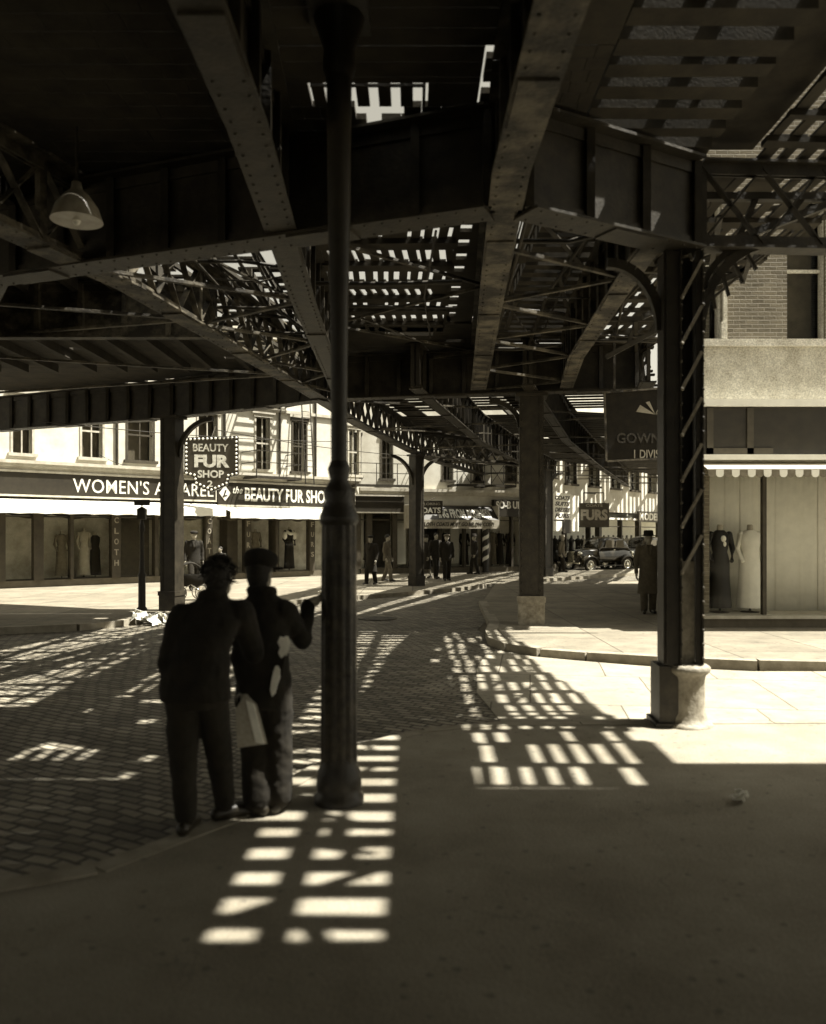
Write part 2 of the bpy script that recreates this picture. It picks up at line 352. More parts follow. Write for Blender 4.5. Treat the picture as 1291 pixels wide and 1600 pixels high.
near_back = [(3, 30), (6, 30), (8, 30), (10, 30), (12, 30), (14, 30), (16, 30), (18, 30), (20, 30), (25, 30), (30, 30)]
kerbed(near_kerb, near_back, 0.12, M['sidewalk'])
mh = empty('manhole_cover', G(590, 967) + Vector((0, 0, 0.004)), 0, 'round iron manhole cover set in the cobbles beyond the fluted post', 'manhole cover')
MB().lathe([(0.42, -0.02), (0.42, 0.012), (0.37, 0.014)], n=32).build('rim', M['iron_worn'], mh)
c = MB(); c.lathe([(0.36, -0.02), (0.36, 0.006)], n=32)
for i in range(-3, 4):
    w = math.sqrt(max(0.0, 0.33 ** 2 - (i * 0.09) ** 2)); c.box(-w, w, i * 0.09 - 0.02, i * 0.09 + 0.02, 0.0, 0.016)
c.build('lid', M['iron'], mh)

# ------------------------------------------------------------------ the elevated railway
ZG, ZT = 4.45, 5.30                           # underside of the girders, underside of the deck
el = empty('elevated_railway', (0, 0, 0), 0, 'black iron elevated railway roofing the street with girders, ties and planks', 'elevated railway')
GA = [(-4.6, 4.0), (-3.06, 9.02), (-1.96, 15.57), (-1.32, 20.4), (0.1, 27.7), (1.09, 31.6), (4.6, 42), (9.2, 58), (17, 77), (34, 104)]
GB = [(-1.05, -6), (-1.08, 5.47), (-1.25, 9.5), (-1.38, 15.8)]
GC = [(0.85, -6), (0.72, 6.14), (0.86, 9.0), (1.11, 13.6), (1.2, 15.4)]
GD = [(2.2, 7.75), (2.2, 8.2), (2.45, 12.6), (2.78, 15.2)]
GR = [(4.1, 14.6), (4.5, 17), (5.6, 20), (7.4, 25), (9.6, 31), (12.6, 40), (17, 52), (21.5, 62), (32, 82), (48, 104)]
def girder(pts, fw, web, name='girder', z0=ZG, z1=ZT, m='iron', panel=0.62, fm=None):
    for (xa, ya), (xb, yb) in zip(pts, pts[1:]):
        a = Vector((xa, ya, 0)); b = Vector((xb, yb, 0)); d = (b - a); L = d.length; d.normalize(); s = Vector((-d.y, d.x, 0))
        mb = MB(); Z = Vector((0, 0, 1))
        mb.bar(a + Z * (z0 + 0.012), b + Z * (z0 + 0.012), fw, 0.024); mb.bar(a + Z * (z1 - 0.014), b + Z * (z1 - 0.014), fw, 0.024)
        for h in (z0 + 0.075, z1 - 0.078):    # the angles behind the flange plates
            for k in (-1, 1): mb.bar(a + Z * h + s * k * 0.028, b + Z * h + s * k * 0.028, 0.02, 0.10)
        n = max(1, round(L / panel))
        if web == 'plate':
            mb.bar(a + Z * (z0 + z1) / 2, b + Z * (z0 + z1) / 2, 0.024, z1 - z0 - 0.06)
            for i in range(n + 1):
                p = a.lerp(b, i / n)
                for k in (-1, 1): mb.bar(p + s * k * 0.05 + Z * (z0 + 0.03), p + s * k * 0.05 + Z * (z1 - 0.03), 0.07, 0.07)
        else:
            for i in range(n):
                p = a.lerp(b, i / n); q = a.lerp(b, (i + 1) / n)
                mb.bar(p + Z * (z0 + 0.06) + s * 0.011, q + Z * (z1 - 0.06) + s * 0.011, 0.014, 0.075, up=s)
                mb.bar(p + Z * (z1 - 0.06) - s * 0.011, q + Z * (z0 + 0.06) - s * 0.011, 0.014, 0.075, up=s)
                if i % 3 == 0: mb.bar(p + Z * (z0 + 0.03), p + Z * (z1 - 0.03), 0.09, 0.06, up=s)
        if fw > 0.2 and L < 16:               # rivets and splice plates under the bottom flange
            k = max(1, int(L / 0.16))
            for i in range(k):
                p = a.lerp(b, (i + 0.5) / k)
                for e in (-1, 1): mb.ell(p + s * e * fw * 0.33 + Z * z0, (0.014, 0.014, 0.011), 6, 4)
            for i in range(max(1, int(L / 2.2))):
                p = a.lerp(b, (i + 0.6) / max(1, int(L / 2.2)))
                mb.bar(p - d * 0.3 + Z * (z0 - 0.009), p + d * 0.3 + Z * (z0 - 0.009), fw * 0.86, 0.018)
        mb.build(name, M[fm or m], el)
girder(GA[:3], 0.30, 'lattice', fm='iron_worn')
girder(GA[2:], 0.30, 'lattice')
girder(GB, 0.28, 'plate')
girder(GC, 0.28, 'plate', fm='iron_worn')
girder(GD, 0.24, 'plate', fm='iron_worn')
girder(GR, 0.28, 'lattice')
CG1 = [(-7.5, 9.9), (-2.9, 8.15), (0.62, 6.85)]; CG1b = [(0.92, 6.85), (2.6, 7.78)]
CG2 = [(-13.5, 22.6), (-5.4, 18.9), (-1.75, 16.45)]; CG2b = [(-1.5, 16.35), (2.2, 15.6), (4.05, 15.2)]
for g in (CG1, CG1b, CG2, CG2b): girder(g, 0.32, 'plate', 'cross_girder', z0=ZG - 0.03, z1=ZT - 0.035)
girder([(0.3, 28.0), (5.1, 33.4)], 0.3, 'lattice', 'cross_girder', z0=ZG - 0.03, z1=ZT - 0.035)
girder([(5.6, 46.5), (11.9, 50.2)], 0.3, 'lattice', 'cross_girder', z0=ZG - 0.03, z1=ZT - 0.035)
girder([(-13, 11.6), (-2.75, 11.55)], 0.16, 'plate', 'cross_girder', z0=ZG + 0.05, z1=ZT - 0.035, fm='iron_worn')
girder([(-4.4, 8.9), (-9.5, 17)], 0.2, 'plate', 'girder', z0=ZG + 0.02, z1=ZT - 0.035)
girder([(2.68, 7.8), (4.4, 7.9)], 0.2, 'lattice', 'cross_girder', z0=ZG + 0.0, z1=ZT - 0.03)

# lateral bracing: flat bars zigzagging between neighbouring girders
def zig(A, B, y0, y1, step, z, w=0.06, name='brace'):
    y = y0; k = 0
    while y < y1:
        y2 = y + step * random.uniform(0.85, 1.15)
        P, Q = (A, B) if k % 2 == 0 else (B, A)
        MB().bar((pl(P, y), y, z + 0.004 * (k % 2)), (pl(Q, y2), y2, z + 0.004 * (k % 2)), w, 0.035).build(name, M['iron_worn'], el)
        y = y2; k += 1
zig(GC, GD, 7.9, 15.2, 0.95, ZG + 0.06, 0.05)
zig(GA, GB, 8.6, 15.6, 1.15, ZG + 0.06, 0.06)
zig(GB, GC, 9.3, 15.3, 2.2, ZT - 0.16, 0.05)
zig([(-8.5, 4), (-8.5, 16)], GA, 5.6, 15.5, 1.9, ZG + 0.12, 0.06)
zig(GA, GR, 17.0, 46, 2.6, ZG + 0.08, 0.07)

def tangle(x0, x1, y0, y1, n, z0, z1, seed):          # conduits, signal pipes and tie rods under the open bays
    rr = random.Random(seed)
    for i in range(n):
        y = rr.uniform(y0, y1); xa, xb = sorted((rr.uniform(x0, x1), rr.uniform(x0, x1))); z = rr.uniform(z0, z1); m = MB()
        if i % 3 == 0: m.tube([(x0, y, z), ((x0 + x1) / 2, y + rr.uniform(-0.1, 0.1), z - 0.03), (x1, y + rr.uniform(-0.4, 0.4), z)], rr.uniform(0.012, 0.03), 6)
        elif i % 3 == 1: m.bar((xa, y - rr.uniform(0.5, 1.2), z), (xb, y + rr.uniform(0.5, 1.2), z + rr.uniform(-0.1, 0.1)), rr.uniform(0.03, 0.07), 0.02)
        else: m.tube([(xa, y0, z), (xa + rr.uniform(-0.15, 0.15), (y0 + y1) / 2, z - 0.02), (xb, y1, z)], rr.uniform(0.01, 0.025), 6)
        m.build('tie_rod', M['iron'], el)
tangle(-2.6, -1.3, 9.2, 15.4, 14, ZT - 0.5, ZT - 0.08, 3)
tangle(-1.2, 0.6, 9.2, 14.2, 4, ZT - 0.45, ZT - 0.1, 4)
tangle(1.1, 2.3, 8.2, 15.0, 12, ZT - 0.5, ZT - 0.1, 5)
tangle(2.8, 4.2, 9.0, 15.0, 8, ZT - 0.4, ZT - 0.1, 6)
# decks. Each zone is one plank floor: planks, gaps and missing boards as they would be on an old structure
def planks_x(mb, xa, xb, y0, y1, w, gap, t, miss=0.0, z=ZT, jit=0.0, seg=None):     # boards that run across, seen from below as bars
    y = y0
    while y < y1:
        X0 = pl(xa, y) if isinstance(xa, list) else xa; X1 = pl(xb, y) if isinstance(xb, list) else xb
        ww = min(w * random.uniform(1 - jit, 1 + jit), y1 - y)
        if X1 - X0 > 0.03:
            if seg:
                x = X0
                while x < X1:
                    x2 = min(X1, x + seg * random.uniform(0.7, 1.3))
                    if random.random() >= miss: mb.box(x, x2 - 0.004, y, y + ww, z, z + t)
                    x = x2
            elif random.random() >= miss: mb.box(X0, X1, y, y + ww, z, z + t)
        y += ww + gap
def planks_y(mb, x0, x1, y0, y1, w, gap, t, run, rest, z=ZT, jt=0.1, skip=0.0):       # boards that run along, on cross joists
    x = x0
    while x < x1:
        mb.box(x, min(x1, x + w), y0, y1, z, z + t); x += w + gap
    y = y0
    while y < y1:
        ye = min(y1, y + rest * random.uniform(0.9, 1.1)); mb.box(x0, x1, y, ye, z - jt - 0.003, z - 0.003)
        y = ye + run * random.uniform(0.85, 1.15)
    if skip:                                   # odd boards laid over the gaps
        x = x0 + w
        while x < x1:
            y = y0
            while y < y1:
                if random.random() < skip: mb.box(x - 0.02, x + gap + 0.02, y, min(y1, y + run), z + t + 0.003, z + t + 0.03)
                y += run + rest
            x += w + gap
def planks_bay(mb, x0, x1, y0, y1, pitch, gap, t, run, rest, skip=0.15, z=ZT):    # boards of each bay laid on their own, a little askew
    y = y0
    while y < y1:
        tilt = random.uniform(-0.03, 0.03); w = rest * random.uniform(0.75, 1.3)
        mb.hexa([(x0, y - tilt, z - 0.06), (x1, y + tilt, z - 0.06), (x1, y + w + tilt, z - 0.06), (x0, y + w - tilt, z - 0.06), (x0, y - tilt, z - 0.003), (x1, y + tilt, z - 0.003), (x1, y + w + tilt, z - 0.003), (x0, y + w - tilt, z - 0.003)])
        ye = y + w + run * random.uniform(0.75, 1.2); sk = random.choice((0.10, 0.07, -0.03, 0.12)); x = x0 - random.uniform(0, pitch)
        while x < x1:
            p = pitch * random.uniform(0.9, 1.1); g = gap * random.uniform(0.75, 1.5) if random.random() > skip else 0.0
            a, b = max(x0 - 0.05, x), min(x1 + 0.05, x + p - g)
            if b > a: mb.hexa([(a, y, z), (b, y, z), (b + sk, ye + 0.1, z), (a + sk, ye + 0.1, z), (a, y, z + t), (b, y, z + t), (b + sk, ye + 0.1, z + t), (a + sk, ye + 0.1, z + t)])
            x += p
        y = ye
def deck(fn, m='timber', name='plank_deck'):
    mb = MB(); fn(mb); return mb.build(name, M[m], el)
# dense floors: left platform, floor over the near end, and over the crossing
deck(lambda b: (planks_x(b, -16, [(x - 0.12, y) for x, y in GA], 4.0, 9.6, 0.12, 0.003, 0.05, 0.016, seg=0.16), planks_x(b, -16, [(x - 1.25, y) for x, y in GA], 9.62, 17.6, 0.2, 0.003, 0.06, 0.02, seg=0.35)))
deck(lambda b: (planks_x(b, [(x - 1.24, y) for x, y in GA], [(x - 0.1, y) for x, y in GA], 9.7, 17.5, 0.14, 0.22, 0.03, 0.35, jit=0.5, seg=0.3), b.bar((-4.1, 9.7, ZT - 0.04), (-2.4, 17.4, ZT - 0.04), 0.08, 0.06), b.bar((-3.6, 9.7, ZT - 0.04), (-2.1, 17.4, ZT - 0.04), 0.05, 0.06), b.bar((-3.25, 9.7, ZT - 0.04), (-1.85, 17.4, ZT - 0.04), 0.05, 0.06)), name='tie_deck')
deck(lambda b: (b.box(-16, -4.6, -30, 3.99, ZT, ZT + 0.07), b.box(-16, -11.5, 17.61, 21.5, ZT, ZT + 0.07)))
deck(lambda b: [planks_x(b, -11.4, [(-9.0, 17.6), (-11.4, 21.5)], 17.62, 21.4, 0.24, 0.003, 0.06, 0.02, seg=0.4), planks_x(b, [(-9.0, 17.6), (-11.4, 21.5)], [(-1.75, 17.6), (-4.6, 18.4), (-9, 20.4)], 17.62, 20.4, 0.24, 0.004, 0.06, 0.02, seg=1.2)])
deck(lambda b: planks_x(b, [(x + 0.0, y) for x, y in GA], -1.1, 4.01, 8.6, 0.2, 0.003, 0.06, 0.03, seg=0.3))
deck(lambda b: (b.box(-4.59, 1.45, -30, 4.0, ZT, ZT + 0.07), b.box(0.61, 1.45, 4.001, 5.99, ZT, ZT + 0.07)))
deck(lambda b: planks_x(b, -1.09, 0.60, 4.01, 6.0, 0.22, 0.003, 0.06, 0.0))
b = MB(); x = -12.0
while x < -3.2:
    y1 = 17.3
    while y1 > 4.2 and pl(GA, y1) - 1.2 < x + 0.2: y1 -= 0.3
    y0 = 4.05
    while y0 < y1 and pl(GA, y0) < x + 0.2: y0 += 0.3
    if y1 - y0 > 1: b.box(x, x + 0.1, y0, y1, ZT - 0.16, ZT - 0.004)
    x += random.uniform(0.55, 0.8)
b.build('joists', M['timber'], el)
# open lattice floor of the wedge on the left
deck(lambda b: [planks_x(b, GA, -1.2, 8.7, 15.6, 0.13, 0.27, 0.03, 0.42, jit=0.5, seg=0.34), planks_x(b, -2.0, -1.3, 8.7, 15.6, 0.18, 0.2, 0.03, 0.4, z=ZT + 0.06, jit=0.4, seg=0.3), b.bar((-2.75, 9.6, ZT - 0.03), (-1.55, 15.5, ZT - 0.03), 0.1, 0.05), b.bar((-1.3, 9.0, ZT - 0.09), (-2.2, 15.0, ZT - 0.09), 0.06, 0.05), b.box(-1.66, -1.6, 8.7, 15.6, ZT - 0.08, ZT - 0.004), b.box(-1.95, -1.9, 10.3, 15.6, ZT - 0.08, ZT - 0.004), b.box(-2.55, -2.49, 9.3, 13.0, ZT - 0.08, ZT - 0.004),
    b.box(-2.25, -2.12, 11.0, 15.6, ZT - 0.1, ZT - 0.005)], name='tie_deck')
# walkway of lengthwise boards in the middle
deck(lambda b: [planks_x(b, -1.16, 0.52, 6.01, 6.5, 0.2, 0.003, 0.05), planks_y(b, -0.8, 0.1, 6.503, 6.86, 0.1, 0.075, 0.03, 9, 0.02, jt=0.02), b.box(-1.16, -0.82, 6.503, 6.86, ZT, ZT + 0.04), b.box(0.12, 0.52, 6.503, 6.86, ZT, ZT + 0.04),
    planks_x(b, -1.16, 0.52, 6.863, 7.5, 0.2, 0.003, 0.05, 0.08, seg=0.15), planks_x(b, -1.16, -0.98, 7.5, 8.7, 0.1, 0.1, 0.03, 0.15), planks_x(b, -0.96, 0.52, 7.5, 9.2, 0.16, 0.003, 0.05, 0.05, seg=0.2)], name='slat_walkway')
deck(lambda b: planks_bay(b, -1.16, 0.50, 9.2, 13.9, 0.16, 0.055, 0.025, 0.52, 0.2, skip=0.1), name='slat_walkway')
deck(lambda b: planks_x(b, -1.3, 1.06, 13.8, 15.6, 0.24, 0.004, 0.06, 0.03, seg=0.7))
deck(lambda b: (planks_x(b, 0.54, 0.68, 9.2, 13.9, 0.26, 0.22, 0.045, 0.0, jit=0.3), b.box(0.681, 0.96, 9.2, 13.9, ZT, ZT + 0.06), b.box(0.50, 0.54, 9.2, 13.9, ZT - 0.02, ZT + 0.06)), name='tie_deck')
deck(lambda b: planks_x(b, 0.54, 1.45, 6.0, 9.2, 0.16, 0.003, 0.05, 0.08, seg=0.17))
deck(lambda b: [planks_x(b, [(x + 0.08, y) for x, y in GC], 1.46, 9.0, 15.4, 0.28, 0.46, 0.035, 0.12, jit=0.4, seg=0.28), b.bar((1.0, 9.0, ZT - 0.03), (1.42, 12.0, ZT - 0.03), 0.05, 0.04), b.box(1.27, 1.33, 9.2, 15.3, ZT - 0.06, ZT - 0.003)], name='tie_deck')
# the track: cross ties with open gaps, rails on top
TW = []  # bays of the track
y = -3.0
while y < 15.3:
    w = 0.18 * random.uniform(0.85, 1.15); TW.append((y, w)); y += w + 0.15 * random.uniform(0.75, 1.2)
for (ya, w) in TW:
    b = MB(); r = random.random()
    x1 = 2.70 if ya < 7.6 else pl(GD, ya) - 0.02
    sk = random.uniform(-0.06, 0.06)
    b.hexa([(1.46, ya, ZT), (x1, ya + sk, ZT), (x1, ya + sk + w, ZT), (1.46, ya + w, ZT), (1.46, ya, ZT + 0.16), (x1, ya + sk, ZT + 0.16), (x1, ya + sk + w, ZT + 0.16), (1.46, ya + w, ZT + 0.16)])
    if random.random() < 0.45 and ya < 9:
        xb_ = random.uniform(1.9, 2.6); b.bar((xb_, ya + w - 0.02, ZT + 0.1), (xb_ + random.uniform(-0.12, 0.12), ya + w + 0.19, ZT + 0.1), random.uniform(0.04, 0.13), 0.03)  # loose board added to break up the light stripe below
    b.build('tie', M['timber'], el)
def rail(x0, x1, y0, y1):
    b = MB(); p = Vector((x0, y0, ZT + 0.165)); q = Vector((x1, y1, ZT + 0.165)); Z = Vector((0, 0, 1))
    b.bar(p, q, 0.11, 0.02); b.bar(p + Z * 0.055, q + Z * 0.055, 0.016, 0.10); b.bar(p + Z * 0.12, q + Z * 0.12, 0.06, 0.04); b.build('rail', M['iron'], el)
rail(2.16, 2.17, -3, 8.0); rail(1.62, 1.66, 8.0, 15.2); rail(2.1, 2.2, 8.0, 15.2)
deck(lambda b: [b.box(1.44, 1.52, -9, 15.3, ZT + 0.17, ZT + 0.24), b.box(1.46, 1.86, -3, 5.02, ZT + 0.165, ZT + 0.2), b.box(1.46, 1.6, 5.021, 8.6, ZT + 0.165, ZT + 0.2), b.box(1.46, 2.70, -3, 3.5, ZT + 0.205, ZT + 0.24), b.box(1.5, 2.62, -30, -3, ZT, ZT + 0.06),
    b.box(2.66, 3.24, -30, 8.0, ZT + 0.17, ZT + 0.23), b.box(3.12, 3.9, -30, 5.7, ZT + 0.075, ZT + 0.13), planks_x(b, GD, 3.16, 8.01, 15.2, 0.3, 0.003, 0.07, 0.04, seg=0.3), b.bar((1.85, 3.6, ZT + 0.26), (2.7, 4.35, ZT + 0.26), 0.09, 0.03), b.bar((1.8, 4.75, ZT + 0.26), (2.6, 4.5, ZT + 0.26), 0.06, 0.03), b.bar((1.75, 5.5, ZT + 0.26), (2.6, 4.9, ZT + 0.26), 0.08, 0.03)], name='guard_and_shade_boards')  # besides guard timbers, unseen boards added to cut and shape the light below
# walkway of lengthwise boards along the right edge
def right_walk(b):
    y = 5.72; edge_ = lambda y: 4.72 - 0.065 * (y - 6.3)
    while y < 15:
        w = random.choice((0.08, 0.1, 0.13, 0.2)); tl = random.uniform(-0.04, 0.06); xe = edge_(y)
        b.hexa([(3.1, y - tl, ZT - 0.053), (xe, y + tl, ZT - 0.053), (xe, y + w + tl, ZT - 0.053), (3.1, y + w - tl, ZT - 0.053), (3.1, y - tl, ZT - 0.003), (xe, y + tl, ZT - 0.003), (xe, y + w + tl, ZT - 0.003), (3.1, y + w - tl, ZT - 0.003)])
        ye = y + w + random.uniform(0.36, 0.6); sk = random.uniform(-0.02, 0.035); x = 3.16 + random.uniform(-0.04, 0.04)
        while x < edge_(ye) + 0.1:
            p = 0.192 * random.uniform(0.93, 1.07); a_, c_ = x, x + p - (random.uniform(0.07, 0.11) if random.random() > 0.13 else 0.0)
            a2, c2_ = min(a_, edge_(y)), min(c_, edge_(y))
            if c2_ - a2 > 0.01: b.hexa([(a2, y, ZT), (c2_, y, ZT), (c2_ + sk, ye + 0.08, ZT), (a2 + sk, ye + 0.08, ZT), (a2, y, ZT + 0.03), (c2_, y, ZT + 0.03), (c2_ + sk, ye + 0.08, ZT + 0.03), (a2 + sk, ye + 0.08, ZT + 0.03)])
            x += p
        y = ye
    for k in range(9):
        xa, ya = random.uniform(3.2, 4.2), random.uniform(6.6, 14); b.bar((xa, ya, ZT + 0.05), (xa + random.uniform(0.2, 0.6), ya + random.uniform(-0.3, 0.3), ZT + 0.05), random.uniform(0.04, 0.12), 0.03)
deck(right_walk, name='slat_walkway')
deck(lambda b: [b.box(3.161, 16, -30, 5.71, ZT + 0.14, ZT + 0.2), b.box(4.5, 16, 5.711, 6.35, ZT + 0.14, ZT + 0.2)])
# beyond the crossing: ties on the curve, with rails
def arc_pts(step):
    L = [Vector((x, y, 0)) for x, y in GA[2:]]; Rr = [Vector((x, y, 0)) for x, y in GR]
    def walk(P, t):
        tot = sum((b - a).length for a, b in zip(P, P[1:])); d = t * tot
        for a, b in zip(P, P[1:]):
            l = (b - a).length
            if d <= l: return a.lerp(b, d / l)
            d -= l
        return P[-1]
    n = int(105 / step)
    return [(walk(L, i / n), walk(Rr, i / n)) for i in range(n + 1)]
tb = MB(); few = []
AP = arc_pts(0.5)
for i, (a, b) in enumerate(AP):
    if random.random() < 0.10: continue
    d = (b - a).normalized() * 0.25; wob = Vector((0, random.uniform(-0.05, 0.05), 0)); Z = Vector((0, 0, ZT + 0.06))
    f = (0.14 if i < 22 else 0.27) * random.uniform(0.7, 1.3)
    if i < 40:
        q = MB(); q.bar(a - d + Z + wob, b + d + Z - wob, f, 0.04); q.build('tie', M['timber'], el)
    else: tb.bar(a - d + Z, b + d + Z, f, 0.04)
tag(tb.build('ties', M['timber'], el), kind='stuff')
for t in (0.16, 0.42, 0.58, 0.84):
    r = MB(); P = [a.lerp(b, t) + Vector((0, 0, ZT + 0.16)) for a, b in AP[::6]]
    for p, q in zip(P, P[1:]): r.bar(p, q, 0.07, 0.14)
    r.build('rail', M['iron'], el)
for t0, t1, sk in ((0.02, 0.1, 0.0), (0.30, 0.33, 0), (0.47, 0.52, 0.1), (0.66, 0.69, 0), (0.92, 0.99, 0.0)):
    fb = MB(); P = [(a.lerp(b, t0), a.lerp(b, t1)) for a, b in AP[::2]]
    for (p, q), (p2, q2) in zip(P, P[1:]):
        z0, z1 = ZT + 0.085, ZT + 0.11
        fb.hexa([(*p.xy, z0), (*q.xy, z0), (*q2.xy, z0), (*p2.xy, z0), (*p.xy, z1), (*q.xy, z1), (*q2.xy, z1), (*p2.xy, z1)])
    fb.build('plank_walk', M['timber'], el)
for t in (0.33, 0.66):
    pts = [tuple(a.lerp(b, t).xy) for a, b in AP[::20]]
    girder(pts[:4], 0.24, 'plate'); girder(pts[3:], 0.24, 'lattice')
deck(lambda b: [planks_x(b, 2.8, 4.0, 15.2, 17.0, 0.2, 0.16, 0.05, 0.1, seg=0.5), planks_x(b, -1.9, 2.8, 15.62, 16.6, 0.22, 0.02, 0.06, 0.06, seg=0.8)])
# truss brackets on the right that carry the platform out beyond the latticed column
for k, (x0, y0, x1, y1) in enumerate(((2.75, 8.3, 4.3, 8.3), (2.9, 10.6, 4.2, 10.6), (3.0, 13.0, 4.1, 13.0))):
    b = MB(); b.bar((x0, y0, ZG + 0.1), (x1, y1, ZT - 0.16), 0.08, 0.07); b.bar((x0, y0, ZT - 0.16), (x1, y1, ZT - 0.16), 0.08, 0.07)
    for t in (0.3, 0.6): b.bar((lerp(x0, x1, t), y0, lerp(ZG + 0.1, ZT - 0.16, t)), (lerp(x0, x1, t + 0.12), y0, ZT - 0.16), 0.05, 0.05)
    b.build('bracket', M['iron'], el)

# ------------------------------------------------------------------ columns
def knee(mb, x0, z0, x1, z1, w=0.09, th=0.10, y=0.0, n=9):       # curved bracket from the shaft out under the girder
    pts = []
    for i in range(n + 1):
        t = i / n * PI / 2; pts.append(Vector((x0 + (x1 - x0) * (1 - math.cos(t)), y, z0 + (z1 - z0) * math.sin(t))))
    for p, q in zip(pts, pts[1:]): mb.bar(p, q, w, th, up=(0, 1, 0))
def box_column(loc, w, top, base_h, label, kn=(1,), rz=0.0, basemat='iron', kw=0.85):
    r = empty('iron_column', loc, rz, label, 'column', 'riveted iron columns carrying the railway')
    b = MB(); h = w / 2
    b.box(-h * 0.72, h * 0.72, -h * 0.9, -h * 0.78, base_h, top); b.box(-h * 0.72, h * 0.72, h * 0.78, h * 0.9, base_h, top)
    for s in (-1, 1):
        b.box(s * h - 0.012, s * h + 0.012, -h, h, base_h, top)
        for e in (-1, 1): b.box(min(s * h * 0.7, s * h * 0.93), max(s * h * 0.7, s * h * 0.93), e * h * 0.92 - 0.012, e * h * 0.92 + 0.012, base_h, top)
    z = base_h + 0.1
    while z < top - 0.05:
        for s in (-1, 1): b.ell((s * h * 0.82, -h * 0.92 - 0.014, z), (0.017, 0.012, 0.017), 6, 4)
        z += 0.15
    b.build('shaft', M['iron'], r)
    c = MB(); k = h * 1.16
    c.prism([(-k, -k), (k, -k), (k, k), (-k, k)], -0.02, base_h * 0.82); c.prism([(-k * 1.08, -k * 1.08), (k * 1.08, -k * 1.08), (k * 1.08, k * 1.08), (-k * 1.08, k * 1.08)], base_h * 0.823, base_h)
    c.prism([(-k * 1.2, -k * 1.2), (k * 1.2, -k * 1.2), (k * 1.2, k * 1.2), (-k * 1.2, k * 1.2)], -0.02, 0.07)
    c.build('base', M[basemat], r)
    t = MB(); t.prism([(-h * 1.4, -h * 1.3), (h * 1.4, -h * 1.3), (h * 1.4, h * 1.3), (-h * 1.4, h * 1.3)], top - 0.06, top - 0.002); t.build('cap_plate', M['iron'], r)
    for s in kn:
        q = MB(); knee(q, s * h, top - kw, s * (h + kw * 0.95), top - 0.1); q.build('knee_bracket', M['iron'], r)
    return r
TOPC = ZG - 0.035
lc = G(269, 962)
box_column((lc.x, lc.y, 0.0), 0.35, TOPC, 0.55, 'dark iron column on the far kerb with a curved bracket, left of the beauty shop sign', (1,), R(-18), 'iron', 0.9)
mc = G(830, 985)
box_column((mc.x, mc.y, 0.0), 0.42, TOPC, 0.66, 'dark iron column with a pale worn base at the tip of the right pavement', (-1,), R(-6), 'iron_pale', 0.6)
c3 = G(651, 921)
box_column((c3.x, c3.y, 0.0), 0.34, TOPC, 0.45, 'dark iron column with curved bracket before the slanted business awning', (1, -1), R(40), 'iron', 1.0)
c4 = G(852, 905)
box_column((c4.x, c4.y, 0.0), 0.42, TOPC, 0.45, 'dark column half hidden behind the one with the pale base', (1,), R(40), 'iron', 0.9)
box_column((11.9, 50.2, 0.0), 0.55, TOPC, 0.45, 'farthest dark column rising behind the parked car beside the furs sign', (-1,), R(30), 'iron', 1.0)
# the latticed column on the right
rc = G(1071, 1140)
r = empty('iron_column', (rc.x + 0.0, rc.y + 0.16, 0), R(-4), 'latticed iron column with rivets on a round capped cast base, on the right', 'column', 'riveted iron columns carrying the railway'); r.scale = (0.9, 0.9, 1)
b = MB(); top = TOPC; bh = 0.60
b.box(-0.205, -0.18, -0.17, 0.12, bh, top); b.box(0.165, 0.19, -0.17, 0.19, bh, top)                # side channels
b.box(-0.18, -0.035, -0.185, -0.165, bh, top); b.box(0.12, 0.18, -0.185, -0.165, bh, top)           # front flanges
b.box(-0.18, -0.035, 0.165, 0.185, bh, top); b.box(0.12, 0.18, 0.165, 0.185, bh, top)
b.box(-0.045, -0.03, -0.215, -0.186, bh, top); b.box(0.175, 0.19, -0.215, -0.186, bh, top)
b.box(-0.034, 0.119, 0.05, 0.07, bh, top)
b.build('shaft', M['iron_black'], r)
b = MB(); b.box(-0.03, 0.12, -0.12, -0.10, bh, bh + 0.95); b.build('cover_plate', M['iron_pale'], r)  # pale colour paints in the sunlight falling on this plate
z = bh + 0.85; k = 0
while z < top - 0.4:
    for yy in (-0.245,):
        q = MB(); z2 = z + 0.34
        q.bar((-0.035, yy + 0.02, z), (0.165, yy + 0.02, z2), 0.03, 0.045, up=(0, 1, 0)); q.ell((-0.033, yy, z), (0.017, 0.014, 0.017), 8, 5); q.build('lacing_bar', M['iron_pale'], r)  # pale colour stands in for sun stripes across the lacing
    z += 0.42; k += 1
b = MB(); z = bh + 0.06
while z < top - 0.1:
    for x in (-0.037, 0.182): b.ell((x, -0.217, z), (0.016, 0.014, 0.016), 8, 5)
    z += 0.13
b.build('rivets', M['iron_worn'], r)
b = MB()
b.lathe([(0.26, -0.02), (0.262, 0.03), (0.235, 0.055), (0.20, 0.07), (0.195, 0.11), (0.178, 0.15), (0.174, 0.44), (0.185, 0.49), (0.228, 0.53), (0.235, 0.565), (0.20, 0.59), (0.12, 0.602)], (0.06, -0.06, 0), 36)
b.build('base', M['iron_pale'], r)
b = MB(); b.box(-0.25, -0.06, -0.19, 0.24, -0.02, bh - 0.02); b.box(-0.29, -0.06, -0.23, 0.27, -0.02, 0.06); b.build('base_block', M['iron'], r)
b = MB(); knee(b, 0.2, top - 0.75, 0.95, top + 0.1, 0.09, 0.10); knee(b, 0.2, top - 0.5, 0.75, top + 0.1, 0.06, 0.05)
for i in range(5):
    t = i / 5 + 0.1; b.bar((0.22 + 0.14 * i, 0, top - 0.62 + i * 0.12), (0.20 + 0.12 * i, 0, top - 0.38 + 0.1 * i), 0.03, 0.04, up=(0, 1, 0))
b.build('knee_bracket', M['iron'], r)
b = MB(); knee(b, -0.2, top - 0.7, -0.75, top - 0.05, 0.09, 0.10); b.build('knee_bracket', M['iron'], r)

